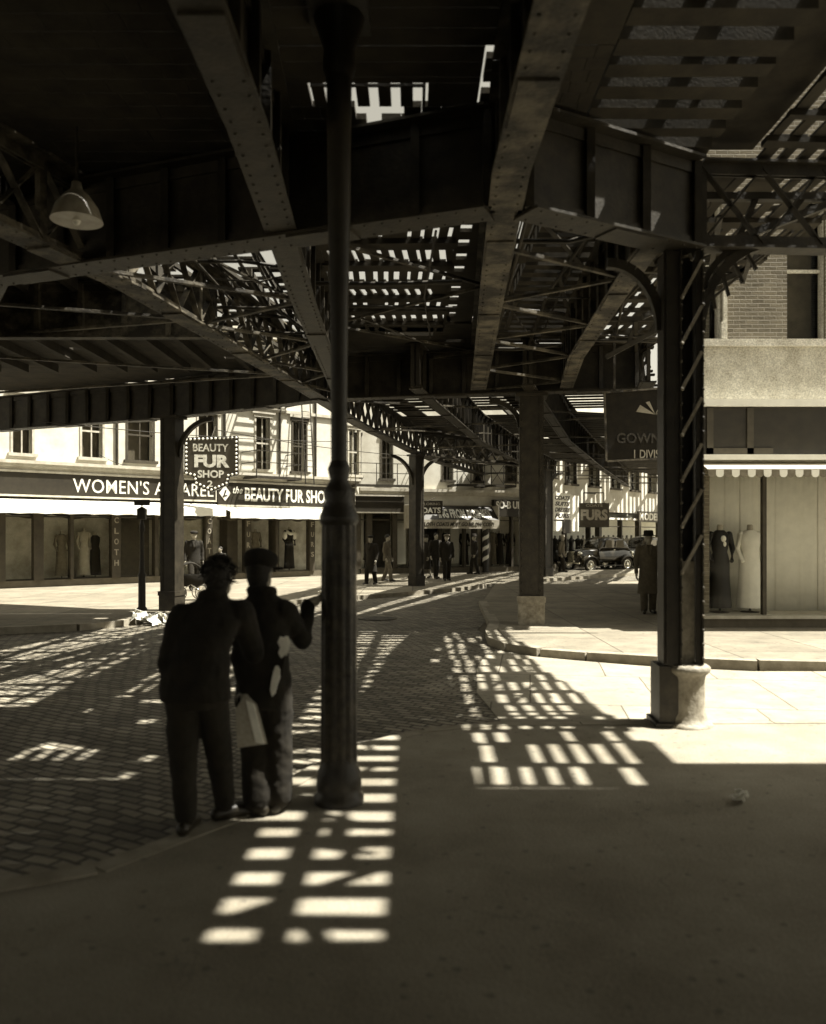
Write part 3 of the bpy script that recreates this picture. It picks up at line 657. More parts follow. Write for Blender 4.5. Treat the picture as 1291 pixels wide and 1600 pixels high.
# the slim fluted post in front
fp = G(530, 1258)
r = empty('fluted_post', (fp.x, fp.y, 0.02), 0, 'tall fluted cast iron post with moulded collars beside the two men', 'post')
b = MB(); b.lathe([(0.165, 0), (0.165, 0.05), (0.145, 0.07), (0.15, 0.12), (0.145, 0.2), (0.125, 0.25), (0.118, 0.3)], n=32); b.build('base', M['iron_black'], r)
b = MB(); b.lathe([(0.122, 0.28), (0.12, 0.9), (0.118, 1.55), (0.115, 1.85)], n=48, flute=0.12, nf=12); b.build('shaft', M['post_paint'], r)
b = MB(); b.lathe([(0.115, 1.84), (0.132, 1.87), (0.128, 1.9), (0.112, 1.95), (0.092, 2.0), (0.104, 2.05), (0.088, 2.09), (0.06, 2.14), (0.072, 2.19), (0.076, 2.215), (0.062, 2.25), (0.054, 2.27)], n=32); b.build('collar', M['iron_black'], r)
b = MB(); b.lathe([(0.054, 2.26), (0.056, 2.9), (0.062, 3.3), (0.075, 3.9), (0.09, ZT - 0.02)], n=24); b.build('upper_shaft', M['iron_black'], r)
b = MB(); b.box(-0.2, 0.2, -0.2, 0.2, ZT - 0.09, ZT - 0.022)
b.lathe([(0.08, ZT - 0.5), (0.11, ZT - 0.42), (0.1, ZT - 0.3), (0.17, ZT - 0.093)], n=20)
b.build('capital', M['iron_black'], r)

# call post on the left
ap = G(222, 962)
r = empty('signal_post', (ap.x, ap.y, 0.1), 0, 'slim black street post with a small box on top, on the far kerb', 'post'); r.scale = (0.8, 0.8, 1)
b = MB(); b.lathe([(0.15, 0), (0.14, 0.06), (0.10, 0.1), (0.098, 0.75), (0.12, 0.8), (0.075, 0.86), (0.06, 1.2), (0.055, 1.75), (0.085, 1.8), (0.05, 1.95), (0.04, 2.02)], n=20); b.build('pole', M['iron_black'], r)
b = MB(); b.box(-0.11, 0.11, -0.09, 0.09, 2.03, 2.24); b.add([(-0.13, -0.11, 2.24), (0.13, -0.11, 2.24), (0.13, 0.11, 2.24), (-0.13, 0.11, 2.24), (0, 0, 2.33)], [(3, 2, 1, 0), (0, 1, 4), (1, 2, 4), (2, 3, 4), (3, 0, 4)])
b.ell((0.0, -0.09, 2.14), (0.05, 0.02, 0.06)); b.build('call_box', M['iron_black'], r)
b = MB(); b.box(-0.22, 0.22, -0.012, 0.012, 2.34, 2.47); b.box(-0.015, 0.015, -0.015, 0.015, 2.3, 2.36); b.build('plate', M['sign_dark'], r)

# enamel lamp shade hanging at the upper left
lp = at(120, 318, 7.2)
r = empty('hanging_lamp', (lp.x, lp.y, lp.z - 0.15), 0, 'pale enamel lamp shade hanging under the dark platform, upper left', 'lamp'); r.scale = (0.8, 0.8, 1)
b = MB(); b.lathe([(0.27, 0.0), (0.265, 0.01), (0.22, 0.12), (0.13, 0.22), (0.06, 0.27), (0.05, 0.33), (0.0, 0.331)], n=28); b.build('lamp_shade', M['enamel'], r)
b = MB(); b.tube([(0, 0, 0.33), (0, 0, ZT - lp.z + 0.15)], 0.014, 8); b.build('stem', M['iron'], r)
b = MB(); b.ell((0, 0, 0.03), (0.05, 0.05, 0.07)); b.build('bulb', M['bulb'], r)

# ------------------------------------------------------------------ far side of the street
class Face:                                    # a street front: origin, direction; local x along it, local -y out to the street
    def __init__(s, p0, p1):
        s.o = Vector((*p0, 0)); s.d = (Vector((*p1, 0)) - s.o); s.L = s.d.length; s.d.normalize(); s.rz = math.atan2(s.d.y, s.d.x)
    def u(s, px):                              # distance along the front seen at picture column px
        k = (px - 645.5) / FPX
        return (k * s.o.y - s.o.x) / (s.d.x - k * s.d.y)
    def Y(s, px): return s.o.y + s.u(px) * s.d.y
    def z(s, px, py): return CAMZ + (HZ - py) / FPX * s.Y(px)
    def empty(s, name, u=0.0, z=0.0, out=0.0, **k):
        n = Vector((s.d.y, -s.d.x, 0)); p = s.o + s.d * u + n * out
        return empty(name, (p.x, p.y, z), s.rz, **k)
def window(parent, u0, u1, z0, z1, y=0.0, sash=True, frame='trim', deep=0.12, dark='inside_dark', cols=2):
    f = MB(); w = 0.07
    f.box(u0 - w, u0, y - 0.05, y + deep, z0, z1); f.box(u1, u1 + w, y - 0.05, y + deep, z0, z1); f.box(u0 - w - 0.05, u1 + w + 0.05, y - 0.08, y + deep, z1, z1 + 0.12)
    f.box(u0, u1, y + 0.03, y + 0.07, (z0 + z1) / 2 - 0.03, (z0 + z1) / 2 + 0.03)
    for k in range(1, cols): x = lerp(u0, u1, k / cols); f.box(x - 0.02, x + 0.02, y + 0.035, y + 0.065, z0, (z0 + z1) / 2 - 0.03); f.box(x - 0.02, x + 0.02, y + 0.035, y + 0.065, (z0 + z1) / 2 + 0.03, z1)
    wo_ = f.build('window', M[frame], parent)
    g = MB(); g.box(u0, u1, y + 0.08, y + 0.09, z0, z1); g.build('pane', M['glass'], wo_)
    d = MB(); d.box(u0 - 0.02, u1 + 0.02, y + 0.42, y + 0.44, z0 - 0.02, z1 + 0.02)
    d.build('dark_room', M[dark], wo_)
    s_ = MB(); s_.box(u0 - w - 0.08, u1 + w + 0.08, y - 0.14, y + deep, z0 - 0.1, z0); s_.build('sill', M[frame], wo_)
    return wo_
def wall_with_holes(mb, u0, u1, z0, z1, holes, y0, y1):
    hs = sorted(holes); x = u0
    for (a, b, c, d) in hs:
        if a > x: mb.box(x, a, y0, y1, z0, z1)
        if c > z0: mb.box(a, b, y0, y1, z0, c)
        if d < z1: mb.box(a, b, y0, y1, d, z1)
        x = b
    if x < u1: mb.box(x, u1, y0, y1, z0, z1)

# building A: white painted house with the dress and fur shops
FA = Face((-22.0, 17.6), (-2.35, 35.3))
A = FA.empty('shop_building', label='white painted house with fire escape above the dress and fur shops', cat='building')
uA = FA.u
zs = FA.z
holes = []
wins = [(uA(128), uA(160), 4.35, 6.1), (uA(200), uA(239), 4.35, 6.1), (uA(400), uA(422), 4.3, 6.3), (uA(458), uA(478), 4.3, 6.3), (uA(20), uA(50), 4.35, 6.1), (uA(310), uA(340), 4.4, 6.2), (uA(-60), uA(-25), 4.35, 6.1), (uA(545), uA(561), 4.3, 6.2)]
for (a, b, c, d) in wins: holes.append((a, b, c, d))
w = MB(); wall_with_holes(w, 0, FA.L, 3.05, 7.2, holes, 0.0, 0.3)
w.box(0, FA.L, 0.0, 0.3, 7.2, 9.5); w.box(0, FA.L, 0.31, 9, 9.3, 9.5); w.box(0, 0.3, 0.31, 9, 0, 9.3); w.box(FA.L - 0.3, FA.L, 0.31, 9, 0, 9.3); w.box(0.31, FA.L - 0.31, 8.7, 9, 0, 9.3)
w.build('wall', M['stucco'], A)
for (a, b, c, d) in wins: window(A, a, b, c, d, 0.02, frame='wood_dark' if random.random() < 0.3 else 'trim')
b = MB(); b.box(0, FA.L, -0.28, -0.002, 4.02, 4.12); b.box(0, FA.L, -0.2, -0.002, 3.93, 4.019); b.box(0, FA.L, -0.12, -0.002, 3.83, 3.929); b.box(0, FA.L, -0.32, 0.02, 9.3, 9.62); b.build('cornice', M['trim'], A)
uS = uA(338)
# storefront A1
def storefront(root, u0, u1, piers, z_top=2.45, zb=0.14, depth=1.1, back='inside', bulk='slate', door=None):
    b = MB(); b.box(u0, u1, 0.0, 0.16, -0.1, zb + 0.2); b.build('bulkhead', M[bulk], root)
    b = MB(); b.box(u0, u1, depth, depth + 0.05, 0, z_top + 0.7); b.box(u0, u1, 0.17, depth - 0.01, zb, zb + 0.2); b.build('display_back', M[back], root)
    b = MB(); b.box(u0, u1, 0.0, depth - 0.01, z_top + 0.3, z_top + 0.4); b.build('ceiling', M[back], root)
    xs = [u0] + [p for p, _ in piers] + [u1]
    for p, wdt in piers:
        b = MB(); b.box(p - wdt / 2, p + wdt / 2, -0.06, 0.2, zb + 0.201, z_top + 0.29); b.build('pier', M['wood_dark'], root)
    for a, c in zip(xs, xs[1:]):
        b = MB(); b.box(a + 0.03, c - 0.03, 0.06, 0.07, zb + 0.21, z_top + 0.28); b.build('pane', M['glass'], root)
        b = MB(); b.box(a + 0.08, c - 0.08, 0.03, 0.1, zb + 0.205, zb + 0.25); b.box(a + 0.08, c - 0.08, 0.03, 0.1, z_top - 0.1, z_top - 0.05); b.build('window_frame', M['wood_dark'], root)
st = FA.empty('dress_shop', label='dress shop front with cloth pillar lettering under the womens apparel sign', cat='shop front')
storefront(st, 0.1, uS - 0.02, [(uA(60), 0.3), (uA(112), 0.1), (uA(181), 0.30), (uA(244), 0.12), (uA(326), 0.28), (uA(0), 0.3)], back='inside')
b = MB()
for x0, x1 in ((uA(190), uA(240)), (uA(255), uA(290))): b.box(x0 + 0.1, x1, 0.35, 0.4, 0.36, 2.6)
b.build('dark_drape', M['wood_dark'], st)
for pxx in (181, 326):
    for i, ch in enumerate('CLOTH' if pxx == 181 else 'COATS'):
        put(text_mb(ch, 0.15, 0.2, bold=0.02), Matrix.Translation((uA(pxx), -0.062, 2.18 - i * 0.36))).build('lettering', M['letter_grey'], st)
st2 = FA.empty('fur_shop', label='fur shop front with fur collared coats in its windows under the beauty fur sign', cat='shop front')
storefront(st2, uS + 0.02, FA.L, [(uA(387), 0.25), (uA(432), 0.12), (uA(487), 0.26), (uA(520), 0.2)], back='inside')
b = MB(); b.box(uA(362), uA(378), 0.3, 0.9, 0.36, 2.4); b.box(uA(439), uA(441), 0.2, 0.9, 0.36, 2.6); b.build('dark_drape', M['wood_dark'], st2)
for pxx, s_ in ((387, 'FURS'), (487, 'FURS')):
    for i, ch in enumerate(s_): put(text_mb(ch, 0.14, 0.2, bold=0.02), Matrix.Translation((uA(pxx), -0.062, 2.1 - i * 0.4))).build('lettering', M['letter_grey'], st2)
def festoon(root, u0, u1, n, z, m):            # swagged cloth along the top of the windows
    b = MB()
    for i in range(n):
        a = lerp(u0, u1, i / n); c = lerp(u0, u1, (i + 1) / n); ring = []
        for k in range(9):
            t = k / 8; x = lerp(a, c, t); sag = 0.16 * math.sin(PI * t); ring.append([(x, 0.12, z), (x, 0.09 - 0.02 * math.sin(PI * t * 3), z - 0.1 - sag * 0.5), (x, 0.12, z - 0.16 - sag), (x, 0.135, z - 0.1)])
        b.loft(ring)
    b.build('swag', M[m], root)
festoon(st, 0.2, uS - 0.3, 14, 2.62, 'inside_dark'); festoon(st2, uS + 0.2, uA(484), 4, 2.62, 'inside_dark')
# signs over the shops
sg = FA.empty('shop_sign', 0, 0, 0, label='long dark board lettered WOMENS APPAREL on the white house', cat='sign')
b = MB(); b.box(0.1, uS - 0.06, -0.12, -0.002, 3.05, 3.75); b.build('board', M['sign_dark'], sg)
b = MB(); b.box(0.1, uS - 0.06, -0.15, -0.002, 3.75, 3.82); b.box(0.1, uS - 0.06, -0.15, -0.002, 2.99, 3.05); b.box(uS - 0.1, uS - 0.06, -0.15, -0.121, 3.05, 3.75); b.build('frame', M['trim'], sg)
ua, ub = uA(112), uA(331)
lettering("WOMEN'S APPAREL", (ua + ub) / 2, -0.121, 3.17, ub - ua, 0.47, M['letter'], sg, bold=0.004, space=1.06)
sg = FA.empty('shop_sign', 0, 0, 0, label='dark board lettered the BEAUTY FUR SHOP, beside the fluted post', cat='sign')
b = MB(); b.box(uS + 0.0, uA(552), -0.12, -0.002, 2.9, 3.73); b.build('board', M['sign_dark'], sg)
b = MB(); b.box(uS + 0.0, uA(552), -0.15, -0.002, 3.73, 3.8); b.box(uS, uA(552), -0.15, -0.002, 2.84, 2.9); b.build('frame', M['trim'], sg)
ua, ub = uA(380), uA(513)
lettering("BEAUTY FUR SHOP", (ua + ub) / 2, -0.121, 3.05, ub - ua, 0.52, M['letter'], sg, bold=0.025)
lettering("the", uA(369), -0.121, 3.33, uA(376) - uA(361), 0.26, M['letter'], sg, bold=0.01, shear=0.3)
b = MB(); x = uA(349); b.slab([(x - 0.24, 3.32), (x, 3.04), (x + 0.24, 3.32), (x, 3.60)], -0.14, -0.121); b.build('emblem', M['letter'], sg)
b = MB(); b.slab([(x - 0.1, 3.17), (x - 0.04, 3.17), (x + 0.06, 3.44), (x, 3.44)], -0.15, -0.141); b.slab([(x - 0.1, 3.17), (x + 0.09, 3.23), (x + 0.09, 3.27), (x - 0.1, 3.22)], -0.152, -0.1412); b.build('lettering', M['sign_dark'], sg)
# awning boxes with white valance
def awning(u0, u1, z, face, label, out=1.0, drop=0.3, m='cloth_white', rise=0.18):
    a = face.empty('awning', label=label, cat='awning')
    n = max(6, int((u1 - u0) / 0.25)); rings = []; 
    for i in range(n + 1):
        x = lerp(u0, u1, i / n); k = 0.012 * math.sin(i * 2.1) + random.uniform(-0.006, 0.006)
        rings.append([(x, -0.16, z + rise), (x, -out, z + k), (x, -out - 0.01, z - drop + k), (x, -out + 0.012, z - drop + k), (x, -out + 0.02, z - 0.02 + k), (x, -0.16, z + rise - 0.02)])
    MB().loft(rings, smooth=False).build('cloth', M[m], a)
    b = MB(); b.tube([(u0, -out + 0.04, z - 0.03), (u1, -out + 0.04, z - 0.03)], 0.02, 8)
    for x in (u0 + 0.1, (u0 + u1) / 2, u1 - 0.1): b.tube([(x, -out + 0.05, z - 0.04), (x, -0.02, z - 0.35)], 0.015, 6)
    b.build('arm', M['iron'], a)
    return a
awning(0.2, uA(334), 2.72, FA, 'white cloth awning drawn out over the dress shop windows', 0.9, 0.27)
awning(uA(341), uA(512), 2.64, FA, 'white cloth awning drawn out over the fur shop windows', 0.9, 0.25)
# hanging shield sign with bulbs
hs = FA.empty('hanging_sign', uA(332), 0, 1.75, label='shield shaped BEAUTY FUR SHOP sign ringed with small bulbs, hung out beside the iron column', cat='sign')
hs.rotation_euler = (0, 0, R(8))
Yh = hs.location.y; k = Yh / FPX
def hz(py): return CAMZ + (HZ - py) * k
cx = 331; hs.location.x = (cx - 645.5) * k
out = [(-40, 686), (40, 682), (40, 741), (27, 744), (24, 757), (0, 768), (-24, 757), (-27, 744), (-40, 741)]
out = [(x * k, hz(y)) for x, y in out]
b = MB(); b.slab(out, -0.1, 0.1); b.build('board', M['sign_mid'], hs)
b = MB()
for (x0, z0), (x1, z1) in zip(out, out[1:] + out[:1]): b.bar((x0, 0, z0), (x1, 0, z1), 0.05, 0.26, up=(0, 1, 0))
b.build('frame', M['iron_black'], hs)
b = MB(); seq = out + out[:1]
for (x0, z0), (x1, z1) in zip(seq, seq[1:]):
    L = math.hypot(x1 - x0, z1 - z0); n = max(1, round(L / 0.155))
    for i in range(n): b.ell((lerp(x0, x1, i / n) * 0.95, -0.13, (lerp(z0, z1, i / n) - hz(720)) * 0.95 + hz(720)), (0.042, 0.035, 0.042), 8, 6)
b.build('bulbs', M['bulb'], hs)
lettering('BEAUTY', -1 * k, -0.101, hz(706), 54 * k, 12 * k, M['letter'], hs, bold=0.02)
lettering('FUR', 1 * k, -0.101, hz(731), 54 * k, 20 * k, M['letter'], hs, bold=0.05)
lettering('SHOP', -1 * k, -0.101, hz(747), 40 * k, 12 * k, M['letter'], hs, bold=0.03)
lettering('2', -2 * k, -0.101, hz(761), 8 * k, 10 * k, M['letter'], hs, bold=0.02)
b = MB(); b.bar((-0.3, 0.1, hz(690)), (-0.3, 1.5, hz(690)), 0.04, 0.04); b.bar((0.3, 0.1, hz(690)), (0.3, 1.5, hz(690)), 0.04, 0.04); b.bar((0, 0, hz(684)), (0.0, 1.6, hz(655)), 0.03, 0.03); b.build('hanger', M['iron'], hs)
# fire escapes
def fire_escape(face, u0, u1, z, label, levels=1, h=0.95, out=1.05, dz=2.9, ladder=None, cross=True, group='iron fire escapes on the far fronts'):
    f = face.empty('fire_escape', label=label, cat='fire escape', group=group)
    for l in range(levels):
        b = MB(); g = MB(); zz = z + l * dz
        n = int(out / 0.13)
        for i in range(n): y = -0.05 - i * 0.13; b.box(u0, u1, y - 0.05, y, zz, zz + 0.03)
        b.bar((u0, -out, zz - 0.03), (u1, -out, zz - 0.03), 0.05, 0.1); b.bar((u0, 0, zz - 0.03), (u0, -out, zz - 0.03), 0.05, 0.1); b.bar((u1, 0, zz - 0.03), (u1, -out, zz - 0.03), 0.05, 0.1)
        for hh in (h, h * 0.55): g.bar((u0, -out, zz + hh), (u1, -out, zz + hh), 0.03, 0.03); g.bar((u0, 0, zz + hh), (u0, -out, zz + hh), 0.03, 0.03); g.bar((u1, 0, zz + hh), (u1, -out, zz + hh), 0.03, 0.03)
        m = max(2, round((u1 - u0) / 0.9))
        for i in range(m + 1): x = lerp(u0, u1, i / m); g.bar((x, -out, zz), (x, -out, zz + h), 0.03, 0.03)
        if cross:
            for i in range(m):
                x = lerp(u0, u1, i / m); x2 = lerp(u0, u1, (i + 1) / m); g.bar((x, -out, zz + 0.05), (x2, -out, zz + h - 0.03), 0.02, 0.02); g.bar((x, -out + 0.02, zz + h - 0.03), (x2, -out + 0.02, zz + 0.05), 0.02, 0.02)
        b.build('platform', M['iron'], f); g.build('railing', M['iron'], f)
    if ladder:
        q = MB()
        for e in (-0.2, 0.2): q.bar((ladder + e, -out + 0.15, z - 0.2), (ladder + e, -out + 0.5, z + dz + 0.9), 0.04, 0.03)
        for i in range(12): t = i / 12; q.bar((ladder - 0.2, -out + 0.15 + 0.35 * t, z + t * dz), (ladder + 0.2, -out + 0.15 + 0.35 * t, z + t * dz), 0.025, 0.025)
        q.build('ladder', M['iron'], f)
    return f
fire_escape(FA, uA(378), uA(447), 3.95, 'iron fire escape balcony and ladder on the white house above the fur shop sign', 2, ladder=uA(464), cross=False)

b = MB()
for px_ in (182, 262, 350, 436, 492): u_ = uA(px_); b.tube([(u_, -0.06, 4.13), (u_, -0.06, 9.25)], 0.045, 8)
b.build('downpipe', M['iron'], A)
b = MB()
for (a, c, d, e) in wins: b.box(a - 0.2, c + 0.2, -0.1, -0.003, e + 0.13, e + 0.24)
b.box(0, FA.L, -0.09, -0.003, 6.55, 6.66); b.box(0, FA.L, -0.05, -0.003, 7.3, 7.38); b.build('lintel', M['trim'], A)
# building B: dark shops with the slanted clearance awning
FB = Face((-2.3, 35.6), (5.5, 38.4))
uB = FB.u
Bd = FB.empty('shop_building', label='pale brick house with iron balconies behind the slanted business awning', cat='building')
wb = [(uB(548), uB(562), 4.3, 6.0), (uB(597), uB(612), 4.2, 6.0), (uB(693), uB(706), 4.2, 6.0), (uB(742), uB(752), 4.2, 6.0), (uB(792), uB(806), 4.2, 6.0)]
w = MB(); wall_with_holes(w, 0, FB.L, 3.1, 7.2, wb, 0, 0.3); w.box(0, FB.L, 0, 0.3, 7.2, 9.8); w.box(0, FB.L, 0.31, 8, 9.6, 9.8); w.box(0, 0.3, 0.31, 8, 0, 9.6); w.box(FB.L - 0.3, FB.L, 0.31, 8, 0, 9.6); w.box(0.31, FB.L - 0.31, 7.7, 8, 0, 9.6)
w.build('wall', M['stucco'], Bd)
for q in wb: window(Bd, *q, 0.02, frame='wood_dark')
b = MB(); b.box(0, FB.L, -0.25, 0.02, 3.65, 3.78); b.box(0, FB.L, -0.14, 0.02, 3.5, 3.65); b.build('cornice', M['trim'], Bd)
s1 = FB.empty('coat_shop', label='dark coat shop front with lit hats and coats behind the passers-by', cat='shop front')
storefront(s1, 0.1, FB.L, [(uB(560), 0.2), (uB(577), 0.25), (uB(617), 0.2), (uB(641), 0.1), (uB(688), 0.12), (uB(726), 0.1), (uB(742), 0.2), (uB(760), 0.35), (uB(800), 0.1)], z_top=2.5, back='inside')
b = MB(); b.box(uB(577), uB(612), 0.2, 0.7, 0.36, 2.8); b.box(uB(668), uB(690), 0.3, 0.9, 0.36, 2.2); b.build('dark_drape', M['black_cloth'], s1)
b = MB(); b.box(uB(627), uB(640), 0.5, 0.55, 0.5, 2.3); b.box(uB(711), uB(724), 0.5, 0.55, 0.5, 2.3); b.build('pale_drape', M['curtain'], s1)
sg = FB.empty('shop_sign', label='plain black fascia board right of the fluted post above a shop door', cat='sign')
b = MB(); b.box(uB(541), uB(628), -0.3, -0.002, 2.75, 3.42); b.build('board', M['sign_dark'], sg)
b = MB(); b.box(uB(541), uB(628), -0.34, -0.002, 3.42, 3.48); b.box(uB(541), uB(628), -0.34, -0.002, 2.7, 2.75); b.build('frame', M['trim'], sg)
aw = FB.empty('slanted_awning', label='slanted awning painted FROM BUSINESS above a strip about cloth coats', cat='awning')
ua, ub = uB(628), uB(765)
zt, zm, zb = 3.05, 2.42, 2.05
b = MB(); b.loft([[(ua, -0.25, zt), (ua, -1.0, zm), (ua, -0.97, zm - 0.02), (ua, -0.25, zt - 0.03)], [(ub, -0.25, zt), (ub, -1.0, zm), (ub, -0.97, zm - 0.02), (ub, -0.25, zt - 0.03)]], smooth=False); b.build('cloth', M['sign_dark'], aw)
b = MB(); b.box(ua, ub, -1.02, -1.0, zb, zm + 0.01); b.bar((ua, -0.25, zt + 0.02), (ub, -0.25, zt + 0.02), 0.06, 0.04); b.build('valance', M['cloth_grey'], aw)
for s_, x in ((-1, ua), (1, ub)): MB().slab([(0, 0)] * 0 + [(x - 0.012, zt), (x + 0.012, zt), (x + 0.012, zb), (x - 0.012, zb)], -0.98, -0.3).build('cheek', M['cloth_grey'], aw)
tilt = math.atan2(zt - zm, 0.75); Ls = math.hypot(zt - zm, 0.75)
xa, xb = uB(675) , uB(757)
t = text_mb('ING FROM BUSINESS', xb - xa, 0.62, bold=0.03, shear=0.25)
put(t, Matrix.Translation(((xa + xb) / 2, -1.0 + 0.12 * 0.75, zm + 0.12 * (zt - zm))) @ Matrix.Rotation(-(PI / 2 - tilt), 4, 'X') @ Matrix.Translation((0, -0.006, 0))).build('lettering', M['letter'], aw)
xa, xb = uB(633), uB(757)
lettering('ALL CLOTH COATS MUST GO BELOW COST!', (xa + xb) / 2, -1.021, zb + 0.1, xb - xa, 0.17, M['sign_dark'], aw, bold=0.02, shear=0.25)
cs = FB.empty('hanging_sign', uB(651), 0, 1.4, label='small dark COATS sign half hidden behind a column before the awning', cat='sign')
cs.rotation_euler = (0, 0, 0)
k2 = cs.location.y / FPX
b = MB(); b.box(-23 * k2, 23 * k2, -0.04, 0.04, CAMZ + (HZ - 804) * k2, CAMZ + (HZ - 783) * k2); b.build('board', M['sign_dark'], cs)
b = MB(); b.bar((-23 * k2, 0, CAMZ + (HZ - 783) * k2), (23 * k2, 0, CAMZ + (HZ - 783) * k2), 0.1, 0.03); b.bar((0, 0, CAMZ + (HZ - 783) * k2), (0.35, 1.0, CAMZ + (HZ - 776) * k2), 0.03, 0.03); b.build('hanger', M['iron'], cs)
lettering('COATS', 1 * k2, -0.041, CAMZ + (HZ - 802) * k2, 38 * k2, 9 * k2, M['letter'], cs, bold=0.03)
lettering('TAILORING', 1 * k2, -0.041, CAMZ + (HZ - 789.5) * k2, 36 * k2, 4 * k2, M['letter_grey'], cs, bold=0.01)
sg = FB.empty('shop_sign', label='dark fascia with white letters right of the slanted awning', cat='sign')
b = MB(); b.box(uB(768), FB.L, -0.3, -0.002, 2.6, 3.35); b.build('board', M['sign_dark'], sg)
lettering('SO-B ULE', (uB(770) + uB(815)) / 2, -0.301, 2.95, uB(815) - uB(771), 0.34, M['letter'], sg, bold=0.04)
fire_escape(FB, uB(700), uB(742), 3.95, 'iron fire escape balcony with crossed railing above the slanted awning', 1, h=1.0)
fire_escape(FB, uB(752), uB(790), 3.95, 'iron fire escape balcony right of the slanted awning, near the pale based column', 1, h=0.9)
fire_escape(FB, uB(545), uB(640), 3.85, 'long low fire escape balcony above the plain black fascia', 1, h=0.9, cross=False)

# building C: fur shops running off to the right
FC = Face((5.6, 38.5), (30, 70))
uC = FC.u
Cd = FC.empty('shop_building', label='long pale row of houses receding to the right behind the parked cars', cat='building')
wc = [(3 + i * 2.6, 4.1 + i * 2.6, 4.3, 6.2) for i in range(13)]
w = MB(); wall_with_holes(w, 0, FC.L, 3.0, 7.2, wc, 0, 0.3); w.box(0, FC.L, 0, 0.3, 7.2, 10.5); w.box(0, FC.L, 0.31, 8, 10.3, 10.5); w.box(0, 0.3, 0.31, 8, 0, 10.3); w.box(FC.L - 0.3, FC.L, 0.31, 8, 0, 10.3); w.box(0.31, FC.L - 0.31, 7.7, 8, 0, 10.3)
w.build('wall', M['stucco'], Cd)
for q in wc: window(Cd, *q, 0.02, frame='wood_dark')
s2 = FC.empty('fur_shop', label='fur shop windows full of dark coats behind the parked cars', cat='shop front')
storefront(s2, 0.1, FC.L, [(0.4, 0.3), (3, 0.1), (5.6, 0.1), (6.8, 0.3), (9.5, 0.1), (12, 0.3), (15, 0.12), (18, 0.3), (22, 0.12), (26, 0.3)], z_top=2.3, back='curtain')
b = MB()
for i in range(26):
    x = 0.9 + i * 0.62 + random.uniform(-0.1, 0.1)
    b.lathe([(0.2, 0.36), (0.16, 0.8), (0.12, 1.3), (0.17, 1.5), (0.06, 1.62), (0.05, 1.75)], (x, 0.5, 0), 10)
tag(b.build('coats', M['black_cloth'], s2), kind='stuff')
sg = FC.empty('shop_sign', label='white painted sign boards crowded with dark lettering, left of the furs sign', cat='sign')
b = MB(); b.box(uC(850), uC(878), -0.5, -0.4, 2.5, 3.75); b.box(uC(880), uC(896), -0.3, -0.2, 2.2, 3.7); b.build('board', M['white'], sg)
for i, s_ in enumerate(('COATS', 'SUITS', 'DRESSES', 'FURS')): lettering(s_, (uC(851) + uC(877)) / 2, -0.501, 3.42 - i * 0.28, (uC(877) - uC(851)) * 0.9, 0.2, M['sign_dark'], sg, bold=0.03, shear=0.3)
b = MB(); b.box(uC(850), uC(890), -0.5, -0.4, 1.95, 2.42); b.build('lower_board', M['white'], sg)
b = MB(); b.box(uC(864), uC(876), -0.56, -0.51, 1.85, 2.5); b.build('dark_panel', M['sign_dark'], sg)
fs = empty('hanging_sign', (at(928, 0, 41.5).x, 41.5, 0), 0, 'dark FURS sign with pale letters hanging above the parked car', 'sign')
k3 = 41.5 / FPX
def fz(py): return CAMZ + (HZ - py) * k3
b = MB(); b.box(-23.5 * k3, 23.5 * k3, -0.08, 0.08, fz(824), fz(786)); b.build('board', M['sign_mid'], fs)
lettering('FURS', 0, -0.081, fz(813), 42 * k3, 17 * k3, M['letter_grey'], fs, bold=0.05)
lettering('COATS', 0, -0.081, fz(792), 26 * k3, 4 * k3, M['letter_grey'], fs, bold=0.02)
b = MB(); b.bar((-0.5, 0, fz(786)), (-0.5, 0, fz(770)), 0.04, 0.04); b.bar((0.5, 0, fz(786)), (0.5, 0, fz(770)), 0.04, 0.04); b.bar((-0.5, 0, fz(770)), (0.8, 2.6, fz(768)), 0.05, 0.05); b.bar((-0.5, 0, fz(770)), (0.5, 0, fz(770)), 0.05, 0.05); b.build('hanger', M['iron'], fs)
sg = FC.empty('shop_sign', label='pale letter sign board on the far shop row beside the walking man', cat='sign')
b = MB(); b.box(uC(985), uC(1040), -0.5, -0.4, 2.5, 3.1); b.build('board', M['sign_mid'], sg)
lettering('MODEL FURS', (uC(985) + uC(1040)) / 2, -0.501, 2.6, (uC(1040) - uC(987)), 0.42, M['letter'], sg, bold=0.03)
# far end of the street
fe = empty('far_building', (60, 118, 0), R(-20), 'pale tall building closing the far end of the street', 'building')
b = MB(); b.box(-30, 30, 0, 12, 0, 16); b.build('wall', M['stucco'], fe)
for i in range(12):
    for j in range(3): window(fe, -27 + i * 4.6, -25.4 + i * 4.6, 4 + j * 4, 6.2 + j * 4, -0.45, frame='wood_dark')

